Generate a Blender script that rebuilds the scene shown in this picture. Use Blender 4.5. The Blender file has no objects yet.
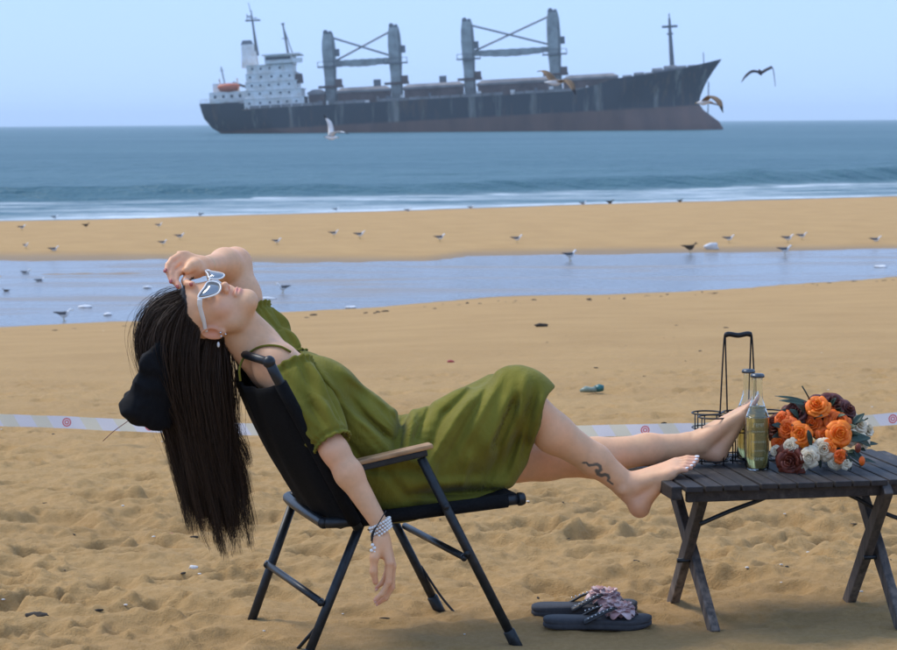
import bpy, bmesh, math, random
import numpy as np
from mathutils import Vector, Matrix

random.seed(7)
RNG = np.random.default_rng(11)
rad = math.radians
scn = bpy.context.scene
COL = scn.collection

# ------------------------------------------------------------------ camera
FPX, W0, H0 = 2200.0, 897.0, 650.0
CAM_H, CAM_Y = 1.40, -6.03
PITCH = math.atan((325.0 - 122.5) / FPX)
ROLL = -math.atan(7.0 / 897.0)
cam_d = bpy.data.cameras.new('camera')
cam = bpy.data.objects.new('camera', cam_d)
COL.objects.link(cam)
cam_d.sensor_width = 36.0
cam_d.lens = FPX / W0 * 36.0
cam_d.clip_end = 40000
cam_d.dof.use_dof = True
cam_d.dof.focus_distance = 5.98
cam_d.dof.aperture_fstop = 13.0
CAM_M = Matrix.Translation((0, CAM_Y, CAM_H)) @ Matrix.Rotation(rad(90) - PITCH, 4, 'X') @ Matrix.Rotation(ROLL, 4, 'Z')
cam.matrix_world = CAM_M
scn.camera = cam
_R = np.array(CAM_M.to_3x3())
_C = np.array([0, CAM_Y, CAM_H])


def ray(px, py):
    v = _R @ np.array([px - W0 / 2, H0 / 2 - py, -FPX])
    return v


def at(px, py, Y):
    """point seen at photo pixel (px,py) standing on the plane y=Y"""
    v = ray(px, py)
    return _C + v * ((Y - CAM_Y) / v[1])


def at_z(px, py, Z):
    v = ray(px, py)
    return _C + v * ((Z - CAM_H) / v[2])


def to_px(P):
    q = (np.asarray(P) - _C) @ _R
    return W0 / 2 - q[..., 0] / q[..., 2] * FPX, H0 / 2 + q[..., 1] / q[..., 2] * FPX


# ------------------------------------------------------------------ world, sun, exposure
SUN_EL, SUN_AZ = rad(52), rad(-64)      # azimuth from +Y, clockwise seen from above
world = bpy.data.worlds.new('World')
scn.world = world
world.use_nodes = True
nt = world.node_tree
for n in list(nt.nodes):
    nt.nodes.remove(n)
wo = nt.nodes.new('ShaderNodeOutputWorld')
bg = nt.nodes.new('ShaderNodeBackground')
sky = nt.nodes.new('ShaderNodeTexSky')
sky.sky_type = 'NISHITA'
sky.sun_disc = False
sky.sun_elevation = SUN_EL
sky.sun_rotation = SUN_AZ
sky.air_density = 1.0
sky.dust_density = 0.6
sky.ozone_density = 2.0
mixw = nt.nodes.new('ShaderNodeMix')
mixw.data_type = 'RGBA'
mixw.inputs[0].default_value = 0.92
mixw.inputs[7].default_value = (3.1, 4.65, 7.75, 1)      # even high overcast
nt.links.new(sky.outputs[0], mixw.inputs[6])
nt.links.new(mixw.outputs[2], bg.inputs[0])
bg.inputs[1].default_value = 0.105
nt.links.new(bg.outputs[0], wo.inputs[0])

sun_d = bpy.data.lights.new('sun', 'SUN')
sun_d.energy = 1.9
sun_d.angle = rad(24)
sun_d.color = (1.0, 0.93, 0.84)
sun = bpy.data.objects.new('sun', sun_d)
COL.objects.link(sun)
sd = Vector((math.sin(SUN_AZ) * math.cos(SUN_EL), math.cos(SUN_AZ) * math.cos(SUN_EL), math.sin(SUN_EL)))
sun.rotation_euler = sd.to_track_quat('Z', 'Y').to_euler()
sun.location = (0, 0, 30)

scn.view_settings.view_transform = 'Standard'
scn.view_settings.look = 'None'
scn.view_settings.exposure = 0.68
scn.view_settings.gamma = 1.0
scn.view_settings.use_curve_mapping = False
scn.cycles.max_bounces = 8
scn.cycles.transparent_max_bounces = 8
scn.cycles.volume_bounces = 1


# ------------------------------------------------------------------ material helpers
def nodemat(name):
    m = bpy.data.materials.new(name)
    m.use_nodes = True
    t = m.node_tree
    b = t.nodes['Principled BSDF']
    return m, t, b


def nd(t, kind, **kw):
    n = t.nodes.new('ShaderNode' + kind)
    for k, v in kw.items():
        if k.startswith('i_'):
            n.inputs[k[2:].replace('_', ' ')].default_value = v
        else:
            setattr(n, k, v)
    return n


def mixc(t, fac, a, b, blend='MIX'):
    n = t.nodes.new('ShaderNodeMix')
    n.data_type = 'RGBA'
    n.blend_type = blend
    for i, v in ((0, fac), (6, a), (7, b)):
        if isinstance(v, bpy.types.NodeSocket):
            t.links.new(v, n.inputs[i])
        else:
            if i and len(v) == 3:
                v = (*v, 1)
            n.inputs[i].default_value = v
    return n.outputs[2]


def ramp(t, src, p0, p1, c0=(0, 0, 0, 1), c1=(1, 1, 1, 1)):
    r = t.nodes.new('ShaderNodeValToRGB')
    r.color_ramp.elements[0].position = p0
    r.color_ramp.elements[1].position = p1
    r.color_ramp.elements[0].color = c0
    r.color_ramp.elements[1].color = c1
    t.links.new(src, r.inputs[0])
    return r.outputs[0]


def noise(t, scale, detail=4, coord=None, rough=0.55, dist=0.0):
    n = t.nodes.new('ShaderNodeTexNoise')
    n.inputs['Scale'].default_value = scale
    n.inputs['Detail'].default_value = detail
    n.inputs['Roughness'].default_value = rough
    n.inputs['Distortion'].default_value = dist
    if coord is not None:
        t.links.new(coord, n.inputs['Vector'])
    return n.outputs['Fac']


def objco(t, scale=(1, 1, 1)):
    c = t.nodes.new('ShaderNodeTexCoord')
    mp = t.nodes.new('ShaderNodeMapping')
    mp.inputs['Scale'].default_value = scale
    t.links.new(c.outputs['Object'], mp.inputs['Vector'])
    return mp.outputs[0]


def bump(t, b, h, strength=0.3, dist=0.01):
    n = t.nodes.new('ShaderNodeBump')
    n.inputs['Strength'].default_value = strength
    n.inputs['Distance'].default_value = dist
    t.links.new(h, n.inputs['Height'])
    t.links.new(n.outputs[0], b.inputs['Normal'])
    return n


def simple(name, col, rough=0.6, metal=0.0, var=0.25, scale=30, bmp=0.15, bdist=0.003, stretch=(1, 1, 1), spec=0.5, col2=None):
    """plain surface with mottled colour and fine relief"""
    m, t, b = nodemat(name)
    co = objco(t, stretch)
    n = noise(t, scale, 5, co)
    c2 = col2 or tuple(max(0, c * (1 - var * 1.6)) for c in col)
    c = mixc(t, ramp(t, n, 0.3, 0.7), c2, tuple(min(1, c * (1 + var * .5)) for c in col))
    t.links.new(c, b.inputs['Base Color'])
    b.inputs['Roughness'].default_value = rough
    b.inputs['Metallic'].default_value = metal
    b.inputs['Specular IOR Level'].default_value = spec
    if bmp:
        bump(t, b, noise(t, scale * 3, 4, co), bmp, bdist)
    return m


def vcol_mat(name, rough=0.5, sss=0.0, spec=0.5, bscale=0, bstr=0.1, bdist=.001):
    m, t, b = nodemat(name)
    a = nd(t, 'Attribute', attribute_name='Col')
    t.links.new(a.outputs['Color'], b.inputs['Base Color'])
    b.inputs['Roughness'].default_value = rough
    b.inputs['Specular IOR Level'].default_value = spec
    if sss:
        b.inputs['Subsurface Weight'].default_value = sss
        b.inputs['Subsurface Radius'].default_value = (0.012, 0.005, 0.003)
        b.inputs['Subsurface Scale'].default_value = 1.0
    if bscale:
        bump(t, b, noise(t, bscale, 3, objco(t)), bstr, bdist)
    return m


# ------------------------------------------------------------------ mesh helpers
def mesh_obj(name, verts, faces, mat=None, parent=None, smooth=True, colors=None):
    me = bpy.data.meshes.new(name)
    verts = np.asarray(verts, dtype=np.float32).reshape(-1, 3)
    if isinstance(faces, np.ndarray):
        n, k = faces.shape
        me.vertices.add(len(verts))
        me.vertices.foreach_set('co', verts.ravel())
        me.loops.add(n * k)
        me.loops.foreach_set('vertex_index', faces.astype(np.int32).ravel())
        me.polygons.add(n)
        me.polygons.foreach_set('loop_start', np.arange(0, n * k, k, dtype=np.int32))
        me.polygons.foreach_set('loop_total', np.full(n, k, dtype=np.int32))
        me.update(calc_edges=True)
    else:
        me.from_pydata([tuple(map(float, v)) for v in verts], [], [tuple(map(int, f)) for f in faces])
    me.validate()
    if smooth:
        me.polygons.foreach_set('use_smooth', np.ones(len(me.polygons), dtype=bool))
    if colors is not None:
        a = me.color_attributes.new('Col', 'FLOAT_COLOR', 'POINT')
        c = np.ones((len(verts), 4), dtype=np.float32)
        c[:, :3] = colors
        a.data.foreach_set('color', c.ravel())
    if mat is not None:
        me.materials.append(mat)
    o = bpy.data.objects.new(name, me)
    COL.objects.link(o)
    if parent is not None:
        o.parent = parent
        o.matrix_parent_inverse = Matrix.Translation(-Vector(parent.location)) if parent.type == 'EMPTY' and parent.rotation_euler.z == 0 and parent.get('world_parts') else Matrix()
    return o


class MB:
    """collects shapes into one mesh"""
    def __init__(self):
        self.v, self.f = [], []

    def add(self, v, f):
        o = len(self.v)
        self.v += [tuple(map(float, p)) for p in v]
        self.f += [tuple(int(i) + o for i in q) for q in f]
        return self

    def box(self, c, s, R=None, taper=1.0):
        c = np.array(c, float)
        s = np.array(s, float) / 2
        vs = []
        for z in (-1, 1):
            k = 1 if z < 0 else taper
            for x, y in ((-1, -1), (1, -1), (1, 1), (-1, 1)):
                p = np.array([x * s[0] * k, y * s[1] * k, z * s[2]])
                if R is not None:
                    p = R @ p
                vs.append(c + p)
        return self.add(vs, [(3, 2, 1, 0), (4, 5, 6, 7), (0, 1, 5, 4), (1, 2, 6, 5), (2, 3, 7, 6), (3, 0, 4, 7)])

    def tube(self, pts, r, n=10, caps=True, flat=None, up=None):
        pts = [np.array(p, float) for p in pts]
        m = len(pts)
        rs = [r] * m if np.isscalar(r) else list(r)
        T = []
        for i in range(m):
            d = pts[min(i + 1, m - 1)] - pts[max(i - 1, 0)]
            T.append(d / (np.linalg.norm(d) + 1e-12))
        u = np.array(up, float) if up is not None else np.array([0, 0, 1.0])
        if abs(u @ T[0]) > .95:
            u = np.array([1.0, 0, 0])
        vs, fs = [], []
        for i in range(m):
            u = u - (u @ T[i]) * T[i]
            u /= np.linalg.norm(u)
            w = np.cross(T[i], u)
            fl = flat or 1.0
            for k in range(n):
                a = 2 * math.pi * (k + .5) / n
                vs.append(pts[i] + rs[i] * (math.cos(a) * w + math.sin(a) * u * fl))
        for i in range(m - 1):
            for k in range(n):
                a, b = i * n + k, i * n + (k + 1) % n
                fs.append((a, b, b + n, a + n))
        if caps:
            fs.append(tuple(range(n - 1, -1, -1)))
            fs.append(tuple(range((m - 1) * n, m * n)))
        return self.add(vs, fs)

    def lathe(self, prof, n=24, c=(0, 0, 0), caps=True):
        vs, fs = [], []
        for r, z in prof:
            for k in range(n):
                a = 2 * math.pi * k / n
                vs.append((c[0] + r * math.cos(a), c[1] + r * math.sin(a), c[2] + z))
        for i in range(len(prof) - 1):
            for k in range(n):
                a, b = i * n + k, i * n + (k + 1) % n
                fs.append((a, b, b + n, a + n))
        if caps:
            fs.append(tuple(range(n - 1, -1, -1)))
            fs.append(tuple(range((len(prof) - 1) * n, len(prof) * n)))
        return self.add(vs, fs)

    def ball(self, c, r, n=10, m=7, R=None):
        r = np.array([r, r, r] if np.isscalar(r) else r, float)
        c = np.array(c, float)
        vs, fs = [], []
        for i in range(m + 1):
            th = math.pi * i / m
            for k in range(n):
                a = 2 * math.pi * k / n
                p = r * np.array([math.sin(th) * math.cos(a), math.sin(th) * math.sin(a), -math.cos(th)])
                if R is not None:
                    p = R @ p
                vs.append(c + p)
        for i in range(m):
            for k in range(n):
                a, b = i * n + k, i * n + (k + 1) % n
                fs.append((a, b, b + n, a + n))
        return self.add(vs, fs)

    def build(self, name, mat, parent=None, smooth=False, bevel=0, autosmooth=None):
        o = mesh_obj(name, self.v, self.f, mat, parent, smooth)
        if bevel:
            b = o.modifiers.new('bevel', 'BEVEL')
            b.width = bevel
            b.segments = 2
            b.limit_method = 'ANGLE'
        return o


def catmull(pts, n=8):
    P = [np.array(p, float) for p in pts]
    P = [2 * P[0] - P[1]] + P + [2 * P[-1] - P[-2]]
    out = []
    for i in range(1, len(P) - 2):
        for k in range(n):
            t = k / n
            a, b, c, d = P[i - 1:i + 3]
            out.append(.5 * ((2 * b) + (c - a) * t + (2 * a - 5 * b + 4 * c - d) * t * t + (3 * b - a - 3 * c + d) * t ** 3))
    out.append(P[-2])
    return out


def tag(o, label, cat, group=None, kind=None):
    if label:
        o['label'] = label
    if cat:
        o['category'] = cat
    if group:
        o['group'] = group
    if kind:
        o['kind'] = kind
    return o


def empty(name, loc=(0, 0, 0), rz=0.0, world_parts=False):
    """an Empty at a thing's base; world_parts: its parts are modelled in world coordinates"""
    o = bpy.data.objects.new(name, None)
    COL.objects.link(o)
    o.location = loc
    o.rotation_euler = (0, 0, rz)
    o.empty_display_size = .1
    if world_parts:
        o['world_parts'] = True
    return o


def copy_tree(o, parent=None):
    c = o.copy()
    COL.objects.link(c)
    if parent is not None:
        c.parent = parent
    for ch in list(o.children):
        copy_tree(ch, c)
    return c


# ------------------------------------------------------------------ noise in numpy
_LAT = RNG.random((256, 256)).astype(np.float32)
_LAT3 = RNG.random((64, 64, 64)).astype(np.float32)


def vn2(x, y):
    xi, yi = np.floor(x).astype(np.int64), np.floor(y).astype(np.int64)
    fx, fy = x - xi, y - yi
    fx, fy = fx * fx * (3 - 2 * fx), fy * fy * (3 - 2 * fy)
    a, b = _LAT[xi & 255, yi & 255], _LAT[(xi + 1) & 255, yi & 255]
    c, d = _LAT[xi & 255, (yi + 1) & 255], _LAT[(xi + 1) & 255, (yi + 1) & 255]
    return (a * (1 - fx) + b * fx) * (1 - fy) + (c * (1 - fx) + d * fx) * fy - .5


def fbm2(x, y, o=4):
    s, a = 0, 1.0
    for i in range(o):
        s = s + a * vn2(x * 2 ** i + 17.3 * i, y * 2 ** i + 5.1 * i)
        a *= .5
    return s


def vn3(p):
    i = np.floor(p).astype(np.int64)
    f = p - i
    f = f * f * (3 - 2 * f)
    r = 0
    for dx in (0, 1):
        for dy in (0, 1):
            for dz in (0, 1):
                w = (f[:, 0] if dx else 1 - f[:, 0]) * (f[:, 1] if dy else 1 - f[:, 1]) * (f[:, 2] if dz else 1 - f[:, 2])
                r = r + w * _LAT3[(i[:, 0] + dx) & 63, (i[:, 1] + dy) & 63, (i[:, 2] + dz) & 63]
    return r - .5


def sstep(x, a, b):
    t = np.clip((x - a) / (b - a), 0, 1)
    return t * t * (3 - 2 * t)


# ------------------------------------------------------------------ implicit surfaces (bodies, cloth)
class Field:
    def __init__(self, lo, hi, h):
        self.o = np.array(lo, float)
        self.h = h
        self.n = (np.ceil((np.array(hi) - self.o) / h)).astype(int) + 1
        self.a = np.full(self.n, .2, dtype=np.float32)

    def sub(self, lo, hi):
        i0 = np.clip(np.floor((np.array(lo) - self.o) / self.h).astype(int), 0, self.n)
        i1 = np.clip(np.ceil((np.array(hi) - self.o) / self.h).astype(int) + 1, 0, self.n)
        sl = tuple(slice(a, b) for a, b in zip(i0, i1))
        g = [(self.o[k] + self.h * np.arange(i0[k], i1[k])).astype(np.float32) for k in range(3)]
        return sl, g[0][:, None, None], g[1][None, :, None], g[2][None, None, :]

    def comb(self, sl, d, k, op):
        a = self.a[sl]
        if a.size == 0:
            return
        if op == 'sub':
            h = np.clip(.5 - .5 * (a + d) / k, 0, 1) if k else 0
            self.a[sl] = (a * (1 - h) - d * h + k * h * (1 - h)) if k else np.maximum(a, -d)
            return
        if k:
            h = np.maximum(k - np.abs(a - d), 0) / k
            self.a[sl] = np.minimum(a, d) - h * h * k * .25
        else:
            self.a[sl] = np.minimum(a, d)

    def cone(self, p, q, r1, r2, k=.02, op='add'):
        p, q = np.array(p, float), np.array(q, float)
        m = max(r1, r2) + k + .02
        sl, x, y, z = self.sub(np.minimum(p, q) - m, np.maximum(p, q) + m)
        b = q - p
        L = max(b @ b, 1e-9)
        t = np.clip(((x - p[0]) * b[0] + (y - p[1]) * b[1] + (z - p[2]) * b[2]) / L, 0, 1)
        d = np.sqrt((x - p[0] - t * b[0]) ** 2 + (y - p[1] - t * b[1]) ** 2 + (z - p[2] - t * b[2]) ** 2) - (r1 + (r2 - r1) * t)
        self.comb(sl, d.astype(np.float32), k, op)

    def chain(self, pts, rs, k=.02):
        for i in range(len(pts) - 1):
            self.cone(pts[i], pts[i + 1], rs[i], rs[i + 1], k)

    def ell(self, c, r, R=None, k=.02, op='add'):
        c, r = np.array(c, float), np.array(r, float)
        R = np.eye(3) if R is None else np.array(R, float)
        m = r.max() + k + .02
        sl, x, y, z = self.sub(c - m, c + m)
        x, y, z = x - c[0], y - c[1], z - c[2]
        k0 = k1 = 0
        for i in range(3):
            q = R[i, 0] * x + R[i, 1] * y + R[i, 2] * z
            k0 = k0 + (q / r[i]) ** 2
            k1 = k1 + (q / r[i] ** 2) ** 2
        k0, k1 = np.sqrt(k0), np.sqrt(k1) + 1e-6
        self.comb(sl, (k0 * (k0 - 1) / k1).astype(np.float32), k, op)

    def band(self, w):
        m = np.abs(self.a) < w
        idx = np.argwhere(m)
        return m, self.o + self.h * idx

    def mesh(self):
        f = self.a
        f[[0, -1]] = .1
        f[:, [0, -1]] = .1
        f[:, :, [0, -1]] = .1
        s = f < 0
        nx, ny, nz = self.n
        cnt = np.zeros((nx - 1, ny - 1, nz - 1), np.uint8)
        for dx in (0, 1):
            for dy in (0, 1):
                for dz in (0, 1):
                    cnt += s[dx:nx - 1 + dx, dy:ny - 1 + dy, dz:nz - 1 + dz]
        act = (cnt > 0) & (cnt < 8)
        idx = np.argwhere(act)
        N = len(idx)
        acc = np.zeros((N, 3))
        num = np.zeros(N)
        cs = [np.array(c) for c in ((0, 0, 0), (1, 0, 0), (0, 1, 0), (1, 1, 0), (0, 0, 1), (1, 0, 1), (0, 1, 1), (1, 1, 1))]
        for a in range(8):
            for b in range(a + 1, 8):
                d = cs[b] - cs[a]
                if d.sum() != 1 or np.abs(d).sum() != 1:
                    continue
                ia, ib = idx + cs[a], idx + cs[b]
                fa, fb = f[tuple(ia.T)], f[tuple(ib.T)]
                m = (fa < 0) != (fb < 0)
                t = np.where(m, fa / np.where(m, fa - fb, 1), 0)
                acc += np.where(m[:, None], cs[a] + t[:, None] * d, 0)
                num += m
        V = self.o + self.h * (idx + acc / num[:, None])
        vid = np.full(act.shape, -1, np.int32)
        vid[act] = np.arange(N)
        Q = []
        for ax in range(3):
            o1, o2 = [(1, 2), (2, 0), (0, 1)][ax]
            sa = [slice(1, -1)] * 3
            sb = [slice(1, -1)] * 3
            sa[ax] = slice(0, -1)
            sb[ax] = slice(1, None)
            A, B = s[tuple(sa)], s[tuple(sb)]
            e = np.argwhere(A != B)
            if not len(e):
                continue
            inside = A[tuple(e.T)]
            c = e.copy()
            for k in range(3):
                if k != ax:
                    c[:, k] += 1
            c2 = c.copy(); c2[:, o1] -= 1
            c3 = c2.copy(); c3[:, o2] -= 1
            c4 = c.copy(); c4[:, o2] -= 1
            q = np.stack([vid[tuple(k.T)] for k in (c, c2, c3, c4)], 1)
            q[~inside] = q[~inside][:, ::-1]
            Q.append(q)
        return V, np.concatenate(Q)


# ================================================================== SETTING
POOL_Z, SEA_Z = -2.10, -2.20
P_NEAR = [(-60, 329), (0, 326), (140, 319), (300, 310), (384, 306), (500, 297), (600, 294.5), (749, 286), (897, 276), (960, 272)]
P_FAR = [(-60, 260), (0, 260), (160, 260), (300, 263), (424, 263), (467, 257), (600, 254), (750, 252.5), (897, 250.5), (960, 250)]
P_SEA = [(-60, 222.5), (0, 221), (150, 218), (300, 214), (450, 209), (600, 204), (750, 200), (897, 196), (960, 194)]


def shore(poly, Z):
    P = np.array([at_z(x, y, Z) for x, y in poly])
    xs, ys = P[:, 0], P[:, 1]
    s0 = (ys[1] - ys[0]) / (xs[1] - xs[0]) * .4
    s1 = (ys[-1] - ys[-2]) / (xs[-1] - xs[-2]) * .4
    xs = np.concatenate([[xs[0] - 400], xs, [xs[-1] + 400]])
    ys = np.concatenate([[ys[0] - 60 * s0], ys, [ys[-1] + 60 * s1]])
    return lambda x: np.interp(x, xs, ys)


y_near, y_far, y_sea = shore(P_NEAR, POOL_Z), shore(P_FAR, POOL_Z), shore(P_SEA, SEA_Z)


def wig(x, y, s=1.0):
    return s * (vn2(x * .35 + 3, y * .1) * 1.2 + vn2(x * 1.3, y * .4 + 9) * .5)


BAR = np.array([at_z(px, py, POOL_Z)[:2] for px, py in ((-80, 279), (0, 277), (70, 274.5), (150, 273), (230, 272))])


def terrain(x, y):
    yn = y_near(x) + wig(x, y * 0, .8)
    yf = y_far(x) + wig(x + 50, y * 0, .9)
    ys = y_sea(x) + wig(x * .5 + 90, y * 0, 1.2)
    t = np.clip((y - 2.0) / (yn - 2.0), 0, 1)
    t = t * t / (t + .06) * 1.06
    z = POOL_Z * t
    mid = (yn + yf) / 2
    half = np.maximum((yf - yn) / 2, 1.0)
    inp = np.clip(1 - np.abs(y - mid) / half, 0, 1)
    z = np.where(y > yn, POOL_Z - .10 * np.minimum(inp * 6, 1) ** .7 , z)
    bar = np.exp(-((y - np.interp(x, BAR[:, 0], BAR[:, 1])) / 1.1) ** 2) * (1 - sstep(x, BAR[-1, 0] - 3, BAR[-1, 0]))
    z = np.where((y > yn) & (y < yf), z + bar * (.10 + .07 * vn2(x * .9, y * 2.2) + .05 * vn2(x * 3, y * 5)), z)
    u = np.clip((y - yf) / np.maximum(ys - yf, 1), 0, 1)
    zb = POOL_Z + (SEA_Z - POOL_Z) * u + .20 * np.sin(np.pi * u) ** .8
    z = np.where(y > yf, zb, z)
    z = np.where(y > ys, SEA_Z - .06 * np.minimum((y - ys), 60) - .01, z)
    return z


# --- sand sheet: one graded grid, fine where the camera stands close
def grades():
    rows = list(np.linspace(-60, -9, 12)) + list(np.linspace(-8, -1.3, 46))
    y, s = -1.2, .0125
    while y < 2.2:
        rows.append(y)
        y += s
    while y < 150:
        rows.append(y)
        s *= 1.0125
        y += s
    rows.append(190)
    inner = np.linspace(-1, 1, 430)
    o = 1 + np.cumsum(.006 * 1.22 ** np.arange(1, 30))
    return np.array(rows), np.concatenate([-o[::-1], inner, o])


rows, us = grades()
GY = np.repeat(rows[:, None], len(us), 1)
halfw = np.where(rows < 0, .26 * 6.03 + .35, .26 * (rows + 6.03) + .35)
GX = us[None, :] * halfw[:, None]
GZ = terrain(GX, GY).astype(np.float64)
dry = sstep(y_near(GX) - GY, 0.3, 5.0)
nearw = np.exp(-np.maximum(GY - 1.5, 0) / 6.5)
far_amp = dry * (.25 + .75 * nearw)
GZ += far_amp * (.030 * fbm2(GX * 1.1 + 4, GY * 1.4, 3) + .018 * fbm2(GX * 3.1, GY * 3.9 + 40, 4))
GZ += far_amp * (.020 * fbm2(GX * 6, GY * 9 + 7, 3) + .016 * fbm2(GX * 17, GY * 24 + 3, 3))
GZ += dry * nearw * (.007 * fbm2(GX * 33, GY * 40, 2) + .006 * np.abs(fbm2(GX * 26 + 9, GY * 34, 2)))
# trodden pits and little heaps
PX = [(50, 520, .16), (130, 345 + 260, .15), (190, 606, .2), (70, 525, .12), (420, 510, .12), (560, 520, .14), (600, 505, .12), (780, 520, .14), (760, 545, .16), (560, 590, .2), (640, 575, .16), (820, 580, .2), (30, 630, .12), (90, 600, .14), (160, 530, .12)]
spots = [(*at_z(px, py, 0)[:2], s) for px, py, s in PX]
for i in range(1700):
    yy = -1.1 + (RNG.random() ** 1.25) * 10.5
    hw = .26 * (max(yy, 0) + 6.03) + .5
    spots.append((RNG.uniform(-hw, hw), yy, RNG.uniform(.035, .125) * (1.25 if i % 6 == 0 else 1)))
for (sx, sy, sr) in spots:
    r0, r1 = np.searchsorted(rows, [sy - sr * 2.6, sy + sr * 2.6])
    if r1 - r0 < 2:
        continue
    X, Y = GX[r0:r1], GY[r0:r1]
    a = RNG.uniform(-.9, .9)
    dx, dy = X - sx, Y - sy
    p, q = (dx * math.cos(a) + dy * math.sin(a)) / sr, (-dx * math.sin(a) + dy * math.cos(a)) / (sr * RNG.uniform(.40, .75))
    rr = np.sqrt(p * p + q * q) * (1 + .55 * vn2(X * 14 + sx * 9, Y * 14) + .4 * vn2(X * 37, Y * 37 + sy))
    amp = RNG.uniform(.12, .34) * min(sr, .10) * dry[r0:r1]
    pit = -np.exp(-(rr / .85) ** 6) + .30 * np.exp(-((rr - 1.25) / .33) ** 2) * (.6 + .8 * (vn2(X * 5, Y * 5 + sx) + .5))
    if RNG.random() < .15:
        pit = .5 * np.exp(-(rr / .9) ** 4)
    GZ[r0:r1] += amp * pit
GZ += (GY < 1.5) * 0
# flatten softly where chair, table and sandals stand
for fx, fy, fr in ((-.15, .0, .75), (.95, .2, .5), (.40, -.1, .34)):
    w = np.exp(-(((GX - fx) ** 2 + (GY - fy) ** 2) / fr ** 2) ** 1.5)
    GZ += w * (-.018 + .62 * (0 - GZ))
nr, nc = GX.shape
ii = np.arange(nr * nc).reshape(nr, nc)
gf = np.stack([ii[:-1, :-1], ii[:-1, 1:], ii[1:, 1:], ii[1:, :-1]], -1).reshape(-1, 4)
gv = np.stack([GX, GY, GZ], -1).reshape(-1, 3)


def ground_z(x, y):
    r = min(max(np.searchsorted(rows, y), 1), nr - 1)
    c = int(np.argmin(np.abs(GX[r] - x)))
    return float(GZ[r, c])


# wetness mask: real damp sand at the pool and sea edges
wet = np.maximum(1 - sstep(y_near(GX) - GY, -.2, 1.4), 0) * (GY < y_far(GX) + 4)
wet = np.maximum(wet * (1 - sstep(GY - y_far(GX), .3, 3.2)), sstep(GY - y_sea(GX), -4.0, .0))
wet = np.clip(wet, 0, 1)
m_sand, t, b = nodemat('sand')
co = objco(t)
big = noise(t, .9, 5, co)
fine = noise(t, 55, 6, co, .65)
grain = noise(t, 420, 3, co, .7)
c1 = mixc(t, ramp(t, big, .3, .72), (.42, .245, .086), (.53, .325, .124))
c2 = mixc(t, ramp(t, fine, .35, .75), (.33, .205, .088), (.53, .35, .17))
c = mixc(t, .45, c1, c2)
c = mixc(t, ramp(t, grain, .62, .80), c, (.25, .165, .09))
wa = nd(t, 'Attribute', attribute_name='Col')
c = mixc(t, wa.outputs['Color'], c, mixc(t, .6, c, (.16, .11, .062)))
t.links.new(c, b.inputs['Base Color'])
rg = nd(t, 'MapRange')
t.links.new(wa.outputs['Color'], rg.inputs[0])
rg.inputs[3].default_value = .95
rg.inputs[4].default_value = .55
t.links.new(rg.outputs[0], b.inputs['Roughness'])
b.inputs['Specular IOR Level'].default_value = .25
hb = nd(t, 'Math', operation='ADD')
t.links.new(noise(t, 24, 8, co, .72), hb.inputs[0])
t.links.new(noise(t, 170, 4, co, .7), hb.inputs[1])
bump(t, b, hb.outputs[0], .7, .014)
sand = mesh_obj('sand_beach', gv, gf, m_sand, None, True, np.repeat(wet.reshape(-1, 1), 3, 1))
sand['kind'] = 'structure'

# --- tide pool
m_pool, t, b = nodemat('pool_water')
co = objco(t, (1, .45, 1))
shoal = ramp(t, noise(t, .33, 5, objco(t, (.35, 1.3, 1)), .6, .6), .50, .68)
t.links.new(mixc(t, shoal, (.15, .145, .145), (.25, .205, .165)), b.inputs['Base Color'])
b.inputs['Specular IOR Level'].default_value = .34
rp_ = nd(t, 'MapRange')
t.links.new(shoal, rp_.inputs[0])
rp_.inputs[3].default_value = .12
rp_.inputs[4].default_value = .42
t.links.new(rp_.outputs[0], b.inputs['Roughness'])
b.inputs['IOR'].default_value = 1.33
hp = nd(t, 'Math', operation='ADD')
t.links.new(noise(t, 2.2, 4, co), hp.inputs[0])
t.links.new(noise(t, 9, 3, co), hp.inputs[1])
bump(t, b, hp.outputs[0], .34, .08)
xs = np.linspace(-90, 90, 361)
pv, pf = [], []
for i, x in enumerate(xs):
    a_, b_ = float(y_near(x)) - 2.5, float(y_far(x)) + 2.0
    pv += [(x, a_, POOL_Z), (x, b_, POOL_Z)]
    if i:
        pf.append((2 * i - 2, 2 * i, 2 * i + 1, 2 * i - 1))
pool = mesh_obj('tide_pool', pv, pf, m_pool)
pool['kind'] = 'structure'

# --- sea
def sea_rows():
    r, s, y = [], .35, 60.0
    while y < 210:
        r.append(y)
        y += s
    while y < 16000:
        r.append(y)
        s *= 1.05
        y += s
    return np.array(r)


srow = sea_rows()
su = np.concatenate([-np.geomspace(6, 1.02, 20), np.linspace(-1, 1, 221), np.geomspace(1.02, 6, 20)])
SY = np.repeat(srow[:, None], len(su), 1)
SX = su[None, :] * (.27 * (srow[:, None] + 8))
W_LINE = shore([(-60, 200.5), (0, 200), (150, 198), (300, 195.5), (450, 192.5), (600, 188.5), (750, 185), (897, 181), (960, 179)], SEA_Z)
dw = SY - (W_LINE(SX) + 3.0 * vn2(SX * .06, SX * 0 + 2.2))
wave = np.where(dw < 0, np.exp(-(dw / 2.0) ** 2), np.exp(-(dw / 9.0) ** 2))
ampw = .92 * (.75 + .5 * vn2(SX * .035 + 7, SY * 0 + 1.5) + .15 * vn2(SX * .3, SY * 0 + 4))
fade = np.exp(-np.maximum(SY - 140, 0) / 260)
SZ = SEA_Z + ampw * wave
SZ += fade * (.10 * fbm2(SX * .10, SY * .22, 3) + .05 * fbm2(SX * .5, SY * .9, 2)) * sstep(SY - y_sea(SX), 0, 14)
SZ += fade * .16 * np.maximum(0, np.sin((SY - .25 * SX) * .18 + 2 * fbm2(SX * .02, SY * .02, 2))) ** 3 * sstep(dw, 8, 30)
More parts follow.
